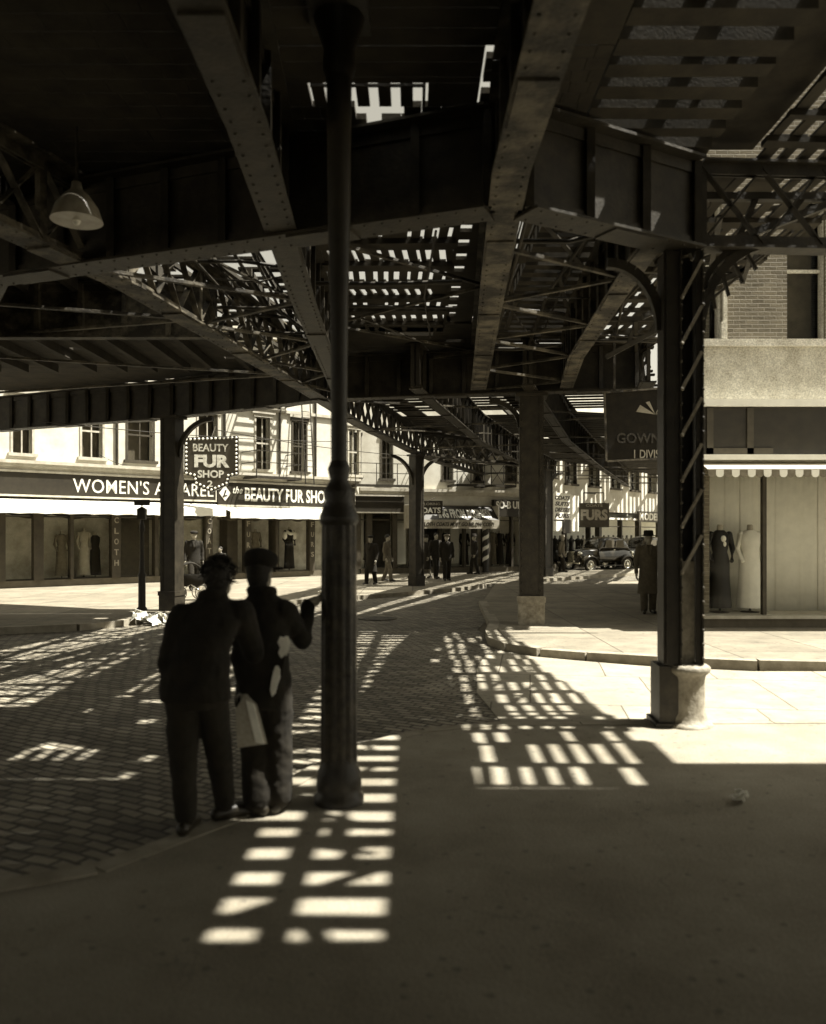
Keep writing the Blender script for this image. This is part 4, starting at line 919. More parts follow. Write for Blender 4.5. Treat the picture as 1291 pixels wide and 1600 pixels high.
# ------------------------------------------------------------------ the corner shop on the right
RY = 15.2
k4 = RY / FPX
def rz_(py): return CAMZ + (HZ - py) * k4
def rx(px): return (px - 645.5) * k4
X0 = rx(1092)
rb = empty('corner_building', (0, RY, 0), 0, 'brick corner house with a pale stucco band over the dress shop window', 'building')
XE = 16.0
w = MB(); wall_with_holes(w, X0, XE, rz_(540), 9.5, [(rx(1092) + 0.02, rx(1128), rz_(537), rz_(300)), (rx(1230), rx(1290), rz_(537), rz_(300))], 0, 0.3)
w.box(X0, XE, 0.0, 0.3, 9.5, 14); w.build('wall', M['brick'], rb)
w = MB(); w.prism([(X0, 0.31), (X0 + 0.3, 0.31), (X0 + 4.8, 12.7), (X0 + 4.5, 12.7)], 0, 14); w.prism([(X0 + 0.31, 0.31), (XE, 0.31), (XE, 12.7), (X0 + 4.81, 12.7)], 13.7, 14.0); w.prism([(X0 + 4.5, 12.71), (XE, 12.71), (XE, 13), (X0 + 4.5, 13)], 0, 14); w.box(XE - 0.3, XE, 0.32, 12.69, 0, 13.69)
w.build('side_wall', M['brick'], rb)
w = MB(); w.box(X0 - 0.03, XE, -0.06, 0.3, rz_(626), rz_(541)); w.build('stucco_band', M['stucco_grey'], rb)
w = MB(); w.box(X0 - 0.06, XE, -0.14, -0.061, rz_(543), rz_(532)); w.box(rx(1128), rx(1134), -0.08, -0.002, rz_(531), rz_(345)); w.box(rx(1124), rx(1132), -0.12, -0.002, rz_(531), rz_(505)); w.build('string_course', M['stucco_grey'], rb)
for (a, bb) in ((rx(1092) + 0.05, rx(1124)), (rx(1232), rx(1288))): window(rb, a, bb, rz_(530), rz_(310), 0.12, frame='stucco_grey', cols=1)
w = MB(); w.box(X0 + 0.05, rx(1118), 0.16, 0.18, rz_(440), rz_(400)); w.build('window_blind', M['curtain'], rb)
w = MB(); w.box(X0 - 0.12, XE, -0.3, -0.061, rz_(638), rz_(628)); w.box(X0 - 0.1, XE, -0.5, -0.2, rz_(722), rz_(714)); w.build('ledge', M['white'], rb)
w = MB(); w.box(X0 - 0.05, XE, -0.2, 0.25, rz_(713.5), rz_(638.5)); w.build('fascia', M['sign_dark'], rb)
w = MB()
for a, c in ((1098, 1108), (1160, 1170)): w.box(rx(a), rx(c), -0.23, -0.201, rz_(712), rz_(640))
w.box(rx(1098), rx(1200), -0.23, -0.201, rz_(712), rz_(702)); w.build('fascia_frame', M['sign_mid'], rb)
ds = empty('dress_shop', (0, RY, 0), 0, 'bright corner dress shop window with two dressed dummies', 'shop front')
w = MB(); w.box(X0 - 0.03, XE, -0.1, 0.2, 0.0, rz_(966)); w.build('bulkhead', M['slate'], ds)
w = MB(); w.box(X0 - 0.05, XE, -0.14, 0.25, rz_(966) + 0.001, rz_(961)); w.box(X0 + 0.1, XE, 0.251, 1.01, rz_(963), rz_(961)); w.build('sill', M['trim'], ds)
w = MB(); w.box(X0 + 0.4, XE, 1.02, 1.1, 0, 3.9); w.build('display_back', M['curtain'], ds)
w = MB(); w.box(X0 + 0.35, XE, 0.26, 1.01, 3.6, 3.7); w.build('ceiling', M['white'], ds)
w = MB()
xx = X0 + 0.45
while xx < XE - 0.3:                             # hanging cloth panels behind the display
    pw = random.uniform(0.28, 0.5); y_ = 0.95 + random.uniform(-0.02, 0.02); n = 7
    w.loft([[(xx + pw * i / n, y_ - 0.012 * math.sin(PI * i / n) - 0.008 * (i % 2), rz_(961)), (xx + pw * i / n, y_ - 0.01 * (i % 2), 3.6), (xx + pw * i / n, y_ + 0.02, 3.6), (xx + pw * i / n, y_ + 0.02, rz_(961))] for i in range(n + 1)])
    xx += pw + 0.004
w.build('curtain', M['cloth_white'], ds)
w = MB(); w.box(X0, XE, -0.02, -0.01, rz_(960), rz_(722)); w.build('pane', M['glass'], ds)
w = MB(); w.box(X0 - 0.04, X0 + 0.03, -0.06, 0.05, rz_(960), rz_(723)); w.box(rx(1190), rx(1196), -0.06, 0.05, rz_(960), rz_(723)); w.build('window_frame', M['wood_dark'], ds)
w = MB(); w.box(rx(1120), rx(1131), 0.89, 0.91, rz_(860), rz_(785)); w.build('mirror', M['wood_dark'], ds)
va = empty('awning', (0, RY, 0), 0, 'striped awning with scalloped valance over the corner dress shop window', 'awning')
w = MB(); rings = []
n = 64
for i in range(n + 1):
    x = lerp(X0 - 0.1, XE, i / n); rings.append([(x, -0.28, rz_(723)), (x, -0.75, rz_(738)), (x, -0.73, rz_(739)), (x, -0.28, rz_(725))])
w.loft(rings, smooth=False); w.build('cloth', M['cloth_grey'], va)
w = MB(); xx = X0 - 0.1; i = 0
w2 = MB()
while xx < XE:
    wd_ = 0.135; zt_ = rz_(739); pts = [(xx, zt_), (xx + wd_, zt_), (xx + wd_, zt_ - 0.07)] + [(xx + wd_ / 2 + wd_ / 2 * math.cos(PI * k / 6), zt_ - 0.07 - 0.06 * math.sin(PI * k / 6)) for k in range(1, 6)] + [(xx, zt_ - 0.07)]
    (w if i % 2 else w2).slab(pts, -0.765, -0.755); xx += wd_ + 0.002; i += 1
w.build('valance', M['white'], va); w2.build('valance_stripe', M['mid_cloth'], va)
# division street sign
dsn = empty('street_sign', (0, 14.2, 0), 0, 'large dark sign board with a fan emblem reading 1 DIVISION, behind the latticed column', 'sign')
k5 = 14.2 / FPX
def sx(px): return (px - 645.5) * k5
def sz(py): return CAMZ + (HZ - py) * k5
b = MB(); b.slab([(sx(948), sz(722)), (sx(1076), sz(715)), (sx(1076), sz(604)), (sx(945), sz(614))], -0.03, 0.03); b.build('board', M['black_cloth'], dsn)
b = MB(); b.bar((sx(948), -0.03, sz(721)), (sx(1076), -0.03, sz(714)), 0.05, 0.03); b.bar((sx(947), -0.03, sz(721)), (sx(944), -0.03, sz(614)), 0.05, 0.03); b.bar((sx(944), -0.03, sz(614)), (sx(1076), -0.03, sz(604)), 0.05, 0.03); b.build('frame', M['iron_worn'], dsn)
lettering('1 DIVISION', sx(1022), -0.031, sz(716.5), 64 * k5, 13.5 * k5, M['letter_grey'], dsn, bold=0.01)
lettering('GOWNS', sx(1002), -0.031, sz(693), 78 * k5, 16 * k5, M['iron'], dsn, bold=0.02)
b = MB()
fx, fzz = sx(1023), sz(648)
for a0, a1, l in ((172, 148, 30), (128, 114, 24), (66, 52, 24), (32, 8, 30)):
    b.slab([(fx, fzz), (fx + l * k5 * math.cos(R(a0)), fzz + l * k5 * math.sin(R(a0))), (fx + l * k5 * math.cos(R(a1)) * 0.92, fzz + l * k5 * math.sin(R(a1)) * 0.92)], -0.04, -0.031)
b.build('emblem', M['letter_grey'], dsn)
for q_, w_ in ((960, 612), (1050, 606)):
    b = MB(); b.bar((sx(q_), 0, sz(w_)), (sx(q_), 0, ZT), 0.04, 0.04); b.build('hanger', M['iron'], dsn)

# ------------------------------------------------------------------ people
def ring_xy(c, rx_, ry_, n=20, rot=0.0):
    return [Vector((c[0] + rx_ * math.cos(2 * PI * i / n) * math.cos(rot) - ry_ * math.sin(2 * PI * i / n) * math.sin(rot), c[1] + rx_ * math.cos(2 * PI * i / n) * math.sin(rot) + ry_ * math.sin(2 * PI * i / n) * math.cos(rot), c[2])) for i in range(n)]
def trunk(mb, rings): mb.loft([ring_xy((x, y, z), a, b) for (x, y, z, a, b) in rings])
def hand(mb, wrist, d, palm_n, s=1.0, curl=0.5, fingers=None):       # palm + five separate bent fingers; fingers point along d, palm faces palm_n
    w = Vector(wrist); d = Vector(d).normalized(); n = Vector(palm_n); n = (n - d * n.dot(d)).normalized(); a = d.cross(n)
    fb_ = MB()
    mb.limb([(w, 0.027 * s), (w + d * 0.05 * s, 0.032 * s)])
    for e in (-0.022, 0.0, 0.022): mb.limb([(w + d * 0.03 * s + a * e * s, 0.017 * s), (w + d * 0.095 * s + a * e * s, 0.016 * s)], 8)
    for i, (e, L) in enumerate(((-0.033, 0.072), (-0.011, 0.082), (0.011, 0.078), (0.033, 0.06))):
        c = curl if fingers is None else fingers[i]
        p = w + d * 0.092 * s + a * e * s; q = p + (d * math.cos(c * 0.6) + n * math.sin(c * 0.6)) * L * 0.5 * s; dd = d * math.cos(c * 1.5) + n * math.sin(c * 1.5); t = q + dd * L * 0.5 * s
        fb_.tube([p - d * 0.012, p, q, t, t + dd * 0.006 * s], [0.0095 * s, 0.0095 * s, 0.0088 * s, 0.0072 * s, 0.003 * s], 7)
    p = w + d * 0.03 * s - a * 0.03 * s; q = p + (d * 0.6 - a * 0.8) .normalized() * 0.035 * s; t = q + (d * 0.85 - a * 0.2 + n * 0.4).normalized() * 0.032 * s
    fb_.tube([p, q, t], [0.013 * s, 0.0115 * s, 0.008 * s], 7)
    return fb_
def head(mb, c, fwd, s=1.0):                   # skull, jaw, nose, ears, brow, lips
    c = Vector(c); f = Vector((fwd[0], fwd[1], 0)).normalized(); rt = Vector((f.y, -f.x, 0)); q = Vector(fwd).normalized()
    rot = Euler((0, 0, math.atan2(f.y, f.x) - PI / 2))
    mb.ell(c, (0.076 * s, 0.096 * s, 0.108 * s), rot=rot); mb.ell(c + q * 0.03 * s - Vector((0, 0, 0.06 * s)), (0.058 * s, 0.066 * s, 0.062 * s), rot=rot)
    mb.limb([(c + q * 0.09 * s + Vector((0, 0, 0.01 * s)), 0.012 * s), (c + q * 0.108 * s - Vector((0, 0, 0.03 * s)), 0.016 * s)], 8)
    mb.limb([(c + q * 0.088 * s - Vector((0, 0, 0.062 * s)) - rt * 0.02 * s, 0.009 * s), (c + q * 0.094 * s - Vector((0, 0, 0.062 * s)), 0.010 * s), (c + q * 0.088 * s - Vector((0, 0, 0.062 * s)) + rt * 0.02 * s, 0.009 * s)], 8)
    for e in (-1, 1):
        mb.ell(c + rt * e * 0.078 * s - Vector((0, 0, 0.012 * s)), (0.012 * s, 0.022 * s, 0.032 * s), 10, 6, rot=rot)
        mb.ell(c + q * 0.082 * s + rt * e * 0.03 * s + Vector((0, 0, 0.022 * s)), (0.02 * s, 0.014 * s, 0.01 * s), 8, 6, rot=rot)
def eyes(parent, c, fwd, s=1.0):
    c = Vector(c); f = Vector((fwd[0], fwd[1], 0)).normalized(); rt = Vector((f.y, -f.x, 0)); b = MB()
    for e in (-1, 1): b.ell(c + f * 0.087 * s + rt * e * 0.03 * s + Vector((0, 0, 0.004 * s)), (0.012 * s, 0.01 * s, 0.008 * s), 8, 6)
    b.build('eyes', M['hair'], parent)
def shoe(parent, ankle, toe_dir, s=1.0):
    a = Vector(ankle); d = Vector((toe_dir[0], toe_dir[1], 0)).normalized(); g = a.z; b = MB()
    b.limb([(Vector((a.x, a.y, 0.045)) - d * 0.05 * s, 0.042 * s), (Vector((a.x, a.y, 0.05)) + d * 0.06 * s, 0.045 * s), (Vector((a.x, a.y, 0.032)) + d * 0.16 * s, 0.036 * s)], 10)
    b.v = [(x, y, max(z, 0.0)) for x, y, z in b.v]
    b.build('shoe', M['leather'], parent)
def hat_fedora(parent, c, s=1.0, m='dark_cloth', tilt=0.0):
    b = MB(); c = Vector(c)
    b.lathe([(0.10 * s, 0.0), (0.165 * s, 0.012 * s), (0.172 * s, 0.02 * s), (0.108 * s, 0.022 * s), (0.105 * s, 0.03 * s), (0.098 * s, 0.10 * s), (0.085 * s, 0.125 * s), (0.05 * s, 0.115 * s)], c, 24)
    b.build('hat', M[m], parent)
def hat_cap(parent, c, fwd, s=1.0, m='dark_cloth'):
    b = MB(); c = Vector(c); f = Vector((fwd[0], fwd[1], 0)).normalized()
    b.ell(c + f * 0.01 * s, (0.118 * s, 0.13 * s, 0.05 * s)); b.ell(c + f * 0.10 * s - Vector((0, 0, 0.02 * s)), (0.075 * s, 0.05 * s, 0.014 * s), 14, 8)
    b.lathe([(0.092 * s, -0.045 * s), (0.095 * s, 0.0)], c, 20)
    b.build('cap', M[m], parent)

def walker(loc, face, label, H=1.72, coat='dark_cloth', trouser='dark_cloth', hat='fedora', hatm='dark_cloth', stride=0.12, long_coat=False, skirt=False, arms=0.0, group=None, look=None, vox=0.014, holds=None):
    s = H / 1.72; r = empty('person', loc, face, label, 'person', group)       # built facing local -y
    P = lambda x, y, z: Vector((x * s, y * s, z * s))
    fwd = look or (0, -1, 0)
    b = MB()
    hl, hr = P(-0.09, 0, 0.9), P(0.09, 0, 0.9); kl, kr = P(-0.1, -stride, 0.49), P(0.1, stride * 0.4 - 0.03, 0.48); al, ar = P(-0.1, -stride * 1.2, 0.09), P(0.1, stride * 1.1, 0.09)
    b.limb([(hl, 0.085 * s), (kl, 0.058 * s), (al, 0.04 * s)]); b.limb([(hr, 0.085 * s), (kr, 0.058 * s), (ar, 0.04 * s)])
    trunk(b, [(0, 0, 0.84 * s, 0.15 * s, 0.1 * s), (0, 0, 1.05 * s, 0.14 * s, 0.09 * s), (0, 0, 1.3 * s, 0.17 * s, 0.1 * s), (0, 0, 1.42 * s, 0.13 * s, 0.08 * s)])
    b.limb([(P(0, 0, 1.4), 0.055 * s), (P(0, -0.02, 1.52), 0.05 * s)])
    hc = P(0, -0.03, 1.60); head(b, hc, fwd, s)
    sl_, sr_ = P(-0.19, 0, 1.38), P(0.19, 0, 1.38); el_, er = P(-0.25, 0.03, 1.1), P(0.25, 0.03 - arms * 0.05, 1.1); wl, wr = P(-0.26, -0.06, 0.86), P(0.25 - 0.1 * arms, -0.06 - 0.2 * arms, 0.86 + 0.2 * arms)
    b.limb([(sl_, 0.055 * s), (el_, 0.042 * s), (wl, 0.03 * s)]); b.limb([(sr_, 0.055 * s), (er, 0.042 * s), (wr, 0.03 * s)])
    f1 = hand(b, wl, wl - el_, (1, 0, 0), s); f2 = hand(b, wr, wr - er, (-1, 0, 0), s)
    f1.add(f2.v, f2.f, True)
    flesh(b, 'body', M['skin'], r, vox, 2, f1); eyes(r, hc, fwd, s)
    c = MB(); low = 0.42 if long_coat else 0.74
    trunk(c, [(0, 0, low * s, (0.235 if long_coat else 0.19) * s, (0.17 if long_coat else 0.135) * s), (0, 0, 0.8 * s, 0.195 * s, 0.145 * s), (0, 0, 1.05 * s, 0.175 * s, 0.13 * s), (0, 0, 1.28 * s, 0.2 * s, 0.13 * s), (0, 0, 1.38 * s, 0.19 * s, 0.11 * s), (0, 0, 1.46 * s, 0.09 * s, 0.08 * s)])
    c.limb([(sl_, 0.075 * s), (el_, 0.062 * s), (el_.lerp(wl, 0.93), 0.048 * s)]); c.limb([(sr_, 0.075 * s), (er, 0.062 * s), (er.lerp(wr, 0.93), 0.048 * s)])
    c.limb([(P(-0.06, -0.09, 1.46), 0.02 * s), (P(-0.02, -0.14, 1.25), 0.025 * s)]); c.limb([(P(0.06, -0.09, 1.46), 0.02 * s), (P(0.02, -0.14, 1.25), 0.025 * s)])
    flesh(c, 'coat', M[coat], r, vox, 3)
    t = MB()
    if skirt: trunk(t, [(0, 0, 0.36 * s, 0.2 * s, 0.17 * s), (0, 0, 0.6 * s, 0.19 * s, 0.15 * s), (0, 0, 0.95 * s, 0.17 * s, 0.125 * s)]); t.build('skirt', M[trouser], r)
    else:
        t.limb([(hl, 0.105 * s), (kl, 0.085 * s), (al + P(0, 0, 0.0), 0.075 * s)]); t.limb([(hr, 0.105 * s), (kr, 0.085 * s), (ar, 0.075 * s)]); trunk(t, [(0, 0, 0.8 * s, 0.17 * s, 0.12 * s), (0, 0, 1.0 * s, 0.16 * s, 0.115 * s)])
        flesh(t, 'trousers', M[trouser], r, vox, 2)
    shoe(r, al, (-0.15, -1), s); shoe(r, ar, (0.15, -1), s)
    if hat == 'fedora': hat_fedora(r, hc + Vector((0, 0, 0.045 * s)), s, hatm)
    elif hat == 'cap': hat_cap(r, hc + Vector((0, 0, 0.085 * s)), fwd, s, hatm)
    else:
        h = MB(); h.ell(hc + Vector((0, 0.02 * s, 0.03 * s)), (0.088 * s, 0.1 * s, 0.092 * s)); h.build('hair', M['hair'], r)
    return r
g = G(1013, 967)
walker((g.x, g.y, 0.12), R(-4), 'man in a long overcoat and fedora standing left of the latticed column', 1.72, 'coat_cloth', 'coat_cloth', 'fedora', 'black_cloth', 0.06, True)
def far_person(px, py, face, label, **k):
    p = G(px, py, 0.12); return walker((p.x, p.y, 0.12), face, label, vox=0.02, **k)
far_person(698, 907, R(10), 'man in a flat cap facing out, right of the column before the coat shop', H=1.68, hat='cap', hatm='mid_cloth')
far_person(681, 904, R(30), 'bare headed person in dark coat beside the man in the flat cap', H=1.74, hat='none', arms=0.8)
far_person(667, 903, R(-60), 'person in dark hat half hidden by the bracketed column', H=1.62, hat='fedora', skirt=True)
far_person(605, 908, R(70), 'person walking past the dark doorway left of the bracketed column', H=1.68, hat='none', coat='coat_cloth', stride=0.16, trouser='mid_cloth')
far_person(303, 922, R(25), 'man in cap and black coat before the dress shop, over the pram', H=1.78, hat='cap', hatm='black_cloth', coat='black_cloth')
far_person(345, 918, R(-20), 'small dark dressed person at the fur shop window between the two mens heads', H=1.3, hat='none', coat='black_cloth', skirt=True, trouser='black_cloth')

far_person(742, 897, R(-80), 'person in dark coat walking beyond the man in the flat cap, by the light-banded pole', H=1.66, hat='fedora', coat='dark_cloth')
far_person(878, 894, R(60), 'person in pale hat among the white sign boards, left of the parked sedan', H=1.62, hat='fedora', hatm='cloth_grey', coat='coat_cloth')
far_person(580, 913, R(-30), 'person in long dark coat at the edge of the fluted post, on the far pavement', H=1.64, hat='cap', long_coat=True)
# the two men in front, seen from behind (local +y is away from the camera)
def near_man(name, label, g, z0, J, hatkind):
    r = empty('person', (g.x, g.y, z0), 0, label, 'person')
    V = {k: Vector(v) for k, v in J.items() if isinstance(v, tuple) and len(v) == 3}
    b = MB()
    for s in 'lr':
        b.limb([(V['hip_' + s], 0.085), (V['knee_' + s], 0.058), (V['ankle_' + s], 0.042)])
        b.limb([(V['sho_' + s], 0.055), (V['elb_' + s], 0.042), (V['wri_' + s], 0.03)])
    hm = (V['hip_l'] + V['hip_r']) / 2; sm = (V['sho_l'] + V['sho_r']) / 2; nk = V['neck']
    trunk(b, [(hm.x, hm.y, hm.z - 0.06, 0.14, 0.1), (hm.x, hm.y, hm.z + 0.15, 0.14, 0.095), (lerp(hm.x, sm.x, 0.7), lerp(hm.y, sm.y, 0.7), lerp(hm.z, sm.z, 0.7), 0.165, 0.105), (sm.x, sm.y, sm.z, 0.14, 0.085)])
    b.limb([(sm, 0.07), (nk, 0.056), (V['head'] - Vector((0, 0, 0.06)), 0.055)])
    head(b, V['head'], J['look'], 1.02)
    f = hand(b, V['wri_l'], J['hdir_l'], J['hn_l'], 1.05, J.get('curl_l', 0.6), J.get('fing_l')); f2 = hand(b, V['wri_r'], J['hdir_r'], J['hn_r'], 1.05, J.get('curl_r', 0.5), J.get('fing_r')); f.add(f2.v, f2.f, True)
    flesh(b, 'body', M['skin'], r, 0.008, 3, f); eyes(r, V['head'], J['look'], 1.02)
    c = MB(); jr = J['jacket']
    trunk(c, jr)
    for s in 'lr':
        w = V['elb_' + s].lerp(V['wri_' + s], 0.97)
        c.limb([(V['sho_' + s], 0.088), (V['sho_' + s].lerp(V['elb_' + s], 0.5), 0.076), (V['elb_' + s], 0.068), (w, 0.052)])
        c.limb([(nk - Vector((0, 0, 0.05)), 0.07), (V['sho_' + s], 0.078)])
    c.tube([nk + Vector((0.072 * math.cos(t), 0.072 * math.sin(t) - 0.012, 0.015 - 0.02 * math.sin(t))) for t in [2 * PI * i / 12 for i in range(13)]], 0.027, 8)
    flesh(c, 'jacket', M['black_cloth'], r, 0.010, 4, folds=0.02)
    t = MB()
    for s in 'lr':
        tr = J['tr']; t.limb([(V['hip_' + s], tr[0]), (V['hip_' + s].lerp(V['knee_' + s], 0.5), lerp(tr[0], tr[1], 0.45)), (V['knee_' + s], tr[1]), (V['knee_' + s].lerp(V['ankle_' + s], 0.6), tr[2]), (V['ankle_' + s] + Vector((0, 0, 0.02)), tr[3])], 16)
    trunk(t, [(hm.x, hm.y, hm.z - 0.08, 0.15, 0.125), (hm.x, hm.y, hm.z + 0.12, 0.155, 0.12)])
    flesh(t, 'trousers', M['dark_cloth'], r, 0.010, 3, folds=0.017)
    shoe(r, V['ankle_l'], J['toe_l']); shoe(r, V['ankle_r'], J['toe_r'])
    h = MB(); hc = V['head']; lk = Vector(J['look'])
    h.ell(hc + Vector((0, -0.014, 0.022)), (0.088, 0.106, 0.104)); h.ell(hc + Vector((0, -0.048, -0.035)), (0.074, 0.062, 0.085)); h.ell(hc + Vector((0, -0.05, -0.09)), (0.06, 0.05, 0.05))
    ex = MB()
    for i in range(420):                       # locks
        a = random.uniform(0, 2 * PI); e = random.uniform(-0.7, 1.45)
        n = Vector((math.cos(a) * math.cos(e), math.sin(a) * math.cos(e), math.sin(e)))
        if n.y > 0.55 and n.z < 0.3: continue
        p = hc + Vector((n.x * 0.088, n.y * 0.1 - 0.012, n.z * 0.1 + 0.026)); tip = p + (n * 0.5 + Vector((random.uniform(-0.7, 0.7), random.uniform(-0.7, 0.7), -0.3))) * random.uniform(0.02, 0.042)
        ex.tube([p, p.lerp(tip, 0.5) + n * 0.006, tip], [0.006, 0.005, 0.001], 4, cap=False)
    hh = flesh(h, 'hair', M['hair'], r, 0.008, 2, ex if hatkind is None else None)
    if hatkind == 'cap':
        q = MB(); q.ell(hc + Vector((0.01, 0.0, 0.075)), (0.118, 0.138, 0.07), rot=Euler((R(-10), R(5), 0))); q.ell(hc + lk * 0.13 + Vector((0, 0, 0.035)), (0.09, 0.06, 0.014)); q.ell(hc + Vector((0, 0, 0.045)), (0.104, 0.118, 0.05)); q.ell(hc + Vector((0.01, 0, 0.135)), (0.014, 0.014, 0.008), 8, 6)
        flesh(q, 'cap', M['black_cloth'], r, 0.008, 2)
    return r
gl = G(292, 1303, 0.02)
q = gl.y / FPX
def lm(px, py, y=0.0): return ((px - 292) * q, y, (1303 - py) * q)
JL = dict(hip_l=lm(286, 1086), hip_r=lm(325, 1086, 0.03), knee_l=lm(285, 1192, 0.02), knee_r=lm(333, 1180, 0.14), ankle_l=lm(291, 1279), ankle_r=(lm(337, 0)[0], 0.24, 0.09),
    sho_l=lm(282, 966, 0.04), sho_r=lm(372, 962, 0.1), elb_l=lm(262, 1036, 0.0), elb_r=lm(386, 1030, 0.22), wri_l=lm(262, 1082, 0.12), wri_r=lm(372, 1010, 0.42),
    neck=lm(328, 936, 0.09), head=lm(333, 903, 0.15), look=(0.25, 0.95, -0.25), hdir_l=(0.1, 0.5, -0.7), hn_l=(1, 0, 0), hdir_r=(-0.3, 0.9, 0.2), hn_r=(0, 0, -1),
    jacket=[(lm(304, 0)[0], 0.02, lm(0, 1094)[2], 0.215, 0.16), (lm(304, 0)[0], 0.02, lm(0, 1060)[2], 0.205, 0.15), (lm(312, 0)[0], 0.02, lm(0, 1015)[2], 0.18, 0.135), (lm(322, 0)[0], 0.05, lm(0, 972)[2], 0.205, 0.135), (lm(326, 0)[0], 0.07, lm(0, 945)[2], 0.13, 0.095), (lm(328, 0)[0], 0.09, lm(0, 932)[2], 0.075, 0.07)],
    tr=(0.108, 0.084, 0.07, 0.064), toe_l=(0.1, 1), toe_r=(0.75, 0.5))
near_man('person', 'bare headed man with tousled hair in a dark suit, left of the pair in front', gl, 0.022, JL, None)
gr = G(420, 1274, 0.02)
q2 = gr.y / FPX
def rm(px, py, y=0.0): return ((px - 420) * q2, y, (1274 - py) * q2)
JR = dict(hip_l=rm(396, 1086), hip_r=rm(430, 1086), knee_l=rm(400, 1180, 0.02), knee_r=rm(432, 1180, 0.04), ankle_l=(rm(402, 0)[0], 0.0, 0.09), ankle_r=(rm(431, 0)[0], 0.06, 0.09),
    sho_l=rm(378, 960, 0.04), sho_r=rm(442, 958, 0.05), elb_l=rm(376, 1030, 0.0), elb_r=rm(469, 1002, 0.10), wri_l=rm(388, 1072, -0.08), wri_r=rm(474, 951, 0.25),
    neck=rm(408, 928, 0.06), head=rm(401, 893, 0.09), look=(0.45, 0.88, -0.2), hdir_l=(0.08, -0.15, -0.95), hn_l=(0.3, 1, 0), hdir_r=(0.85, 0.25, 0.5), hn_r=(-0.9, 0.2, 0.3), fing_r=(0.2, 0.45, 0.6, 0.75), curl_l=1.0,
    jacket=[(rm(412, 0)[0], 0.02, rm(0, 1104)[2], 0.18, 0.15), (rm(411, 0)[0], 0.02, rm(0, 1055)[2], 0.175, 0.14), (rm(410, 0)[0], 0.02, rm(0, 1010)[2], 0.16, 0.13), (rm(410, 0)[0], 0.04, rm(0, 968)[2], 0.185, 0.13), (rm(409, 0)[0], 0.05, rm(0, 940)[2], 0.12, 0.09), (rm(408, 0)[0], 0.06, rm(0, 926)[2], 0.072, 0.07)],
    tr=(0.112, 0.098, 0.096, 0.095), toe_l=(-0.9, 0.5), toe_r=(0.2, 1))
near_man('person', 'man in a flat cap and black suit with one hand raised by the fluted post', gr, 0.022, JR, 'cap')
# newspaper the man on the right carries, and pale shapes at his side
def folded(name, label, pts, y0, th, m, cat):
    o = empty(name, (gr.x, gr.y, 0.022), 0, label, cat)
    b = MB()
    for k in range(4): b.slab([(x + 0.004 * k, z - 0.002 * k) for x, z in pts], y0 + th * k / 4, y0 + th * (k + 0.7) / 4)
    b.build('sheets', M[m], o); return o
P_ = lambda px, py: ((px - 420) * q2, (1274 - py) * q2)
pb = folded('newspaper', 'folded newspaper held down in the hand of the man in the flat cap', [P_(377, 1100), P_(391, 1078), P_(405, 1092), P_(421, 1152), P_(380, 1158)], -0.17, 0.03, 'newsprint', 'newspaper')
b = MB(); b.slab([P_(393, 1086), P_(405, 1092), P_(421, 1152), P_(408, 1150)], -0.182, -0.171); b.build('front_fold', M['paper'], pb)
p2 = folded('pale_shapes', 'pale jagged shapes beside the bent arm of the man in the flat cap', [P_(439, 1000), P_(443, 991), P_(448, 993), P_(452, 990), P_(454, 1000), P_(453, 1010), P_(449, 1019), P_(444, 1024), P_(440, 1016), P_(443, 1008)], -0.13, 0.02, 'paper', 'paper')  # pale jagged outlines, parted by a dark strip
b = MB(); b.slab([P_(440, 1036), P_(443, 1042), P_(442, 1055), P_(438, 1066), P_(435, 1078), P_(431, 1083), P_(428, 1072), P_(430, 1058), P_(433, 1044), P_(436, 1036)], -0.14, -0.11); b.build('lower_shape', M['paper'], p2)
b = MB(); b.slab([P_(437, 1010), P_(452, 1012), P_(446, 1050), P_(430, 1050)], -0.124, -0.112); b.build('dark_strip', M['black_cloth'], p2)

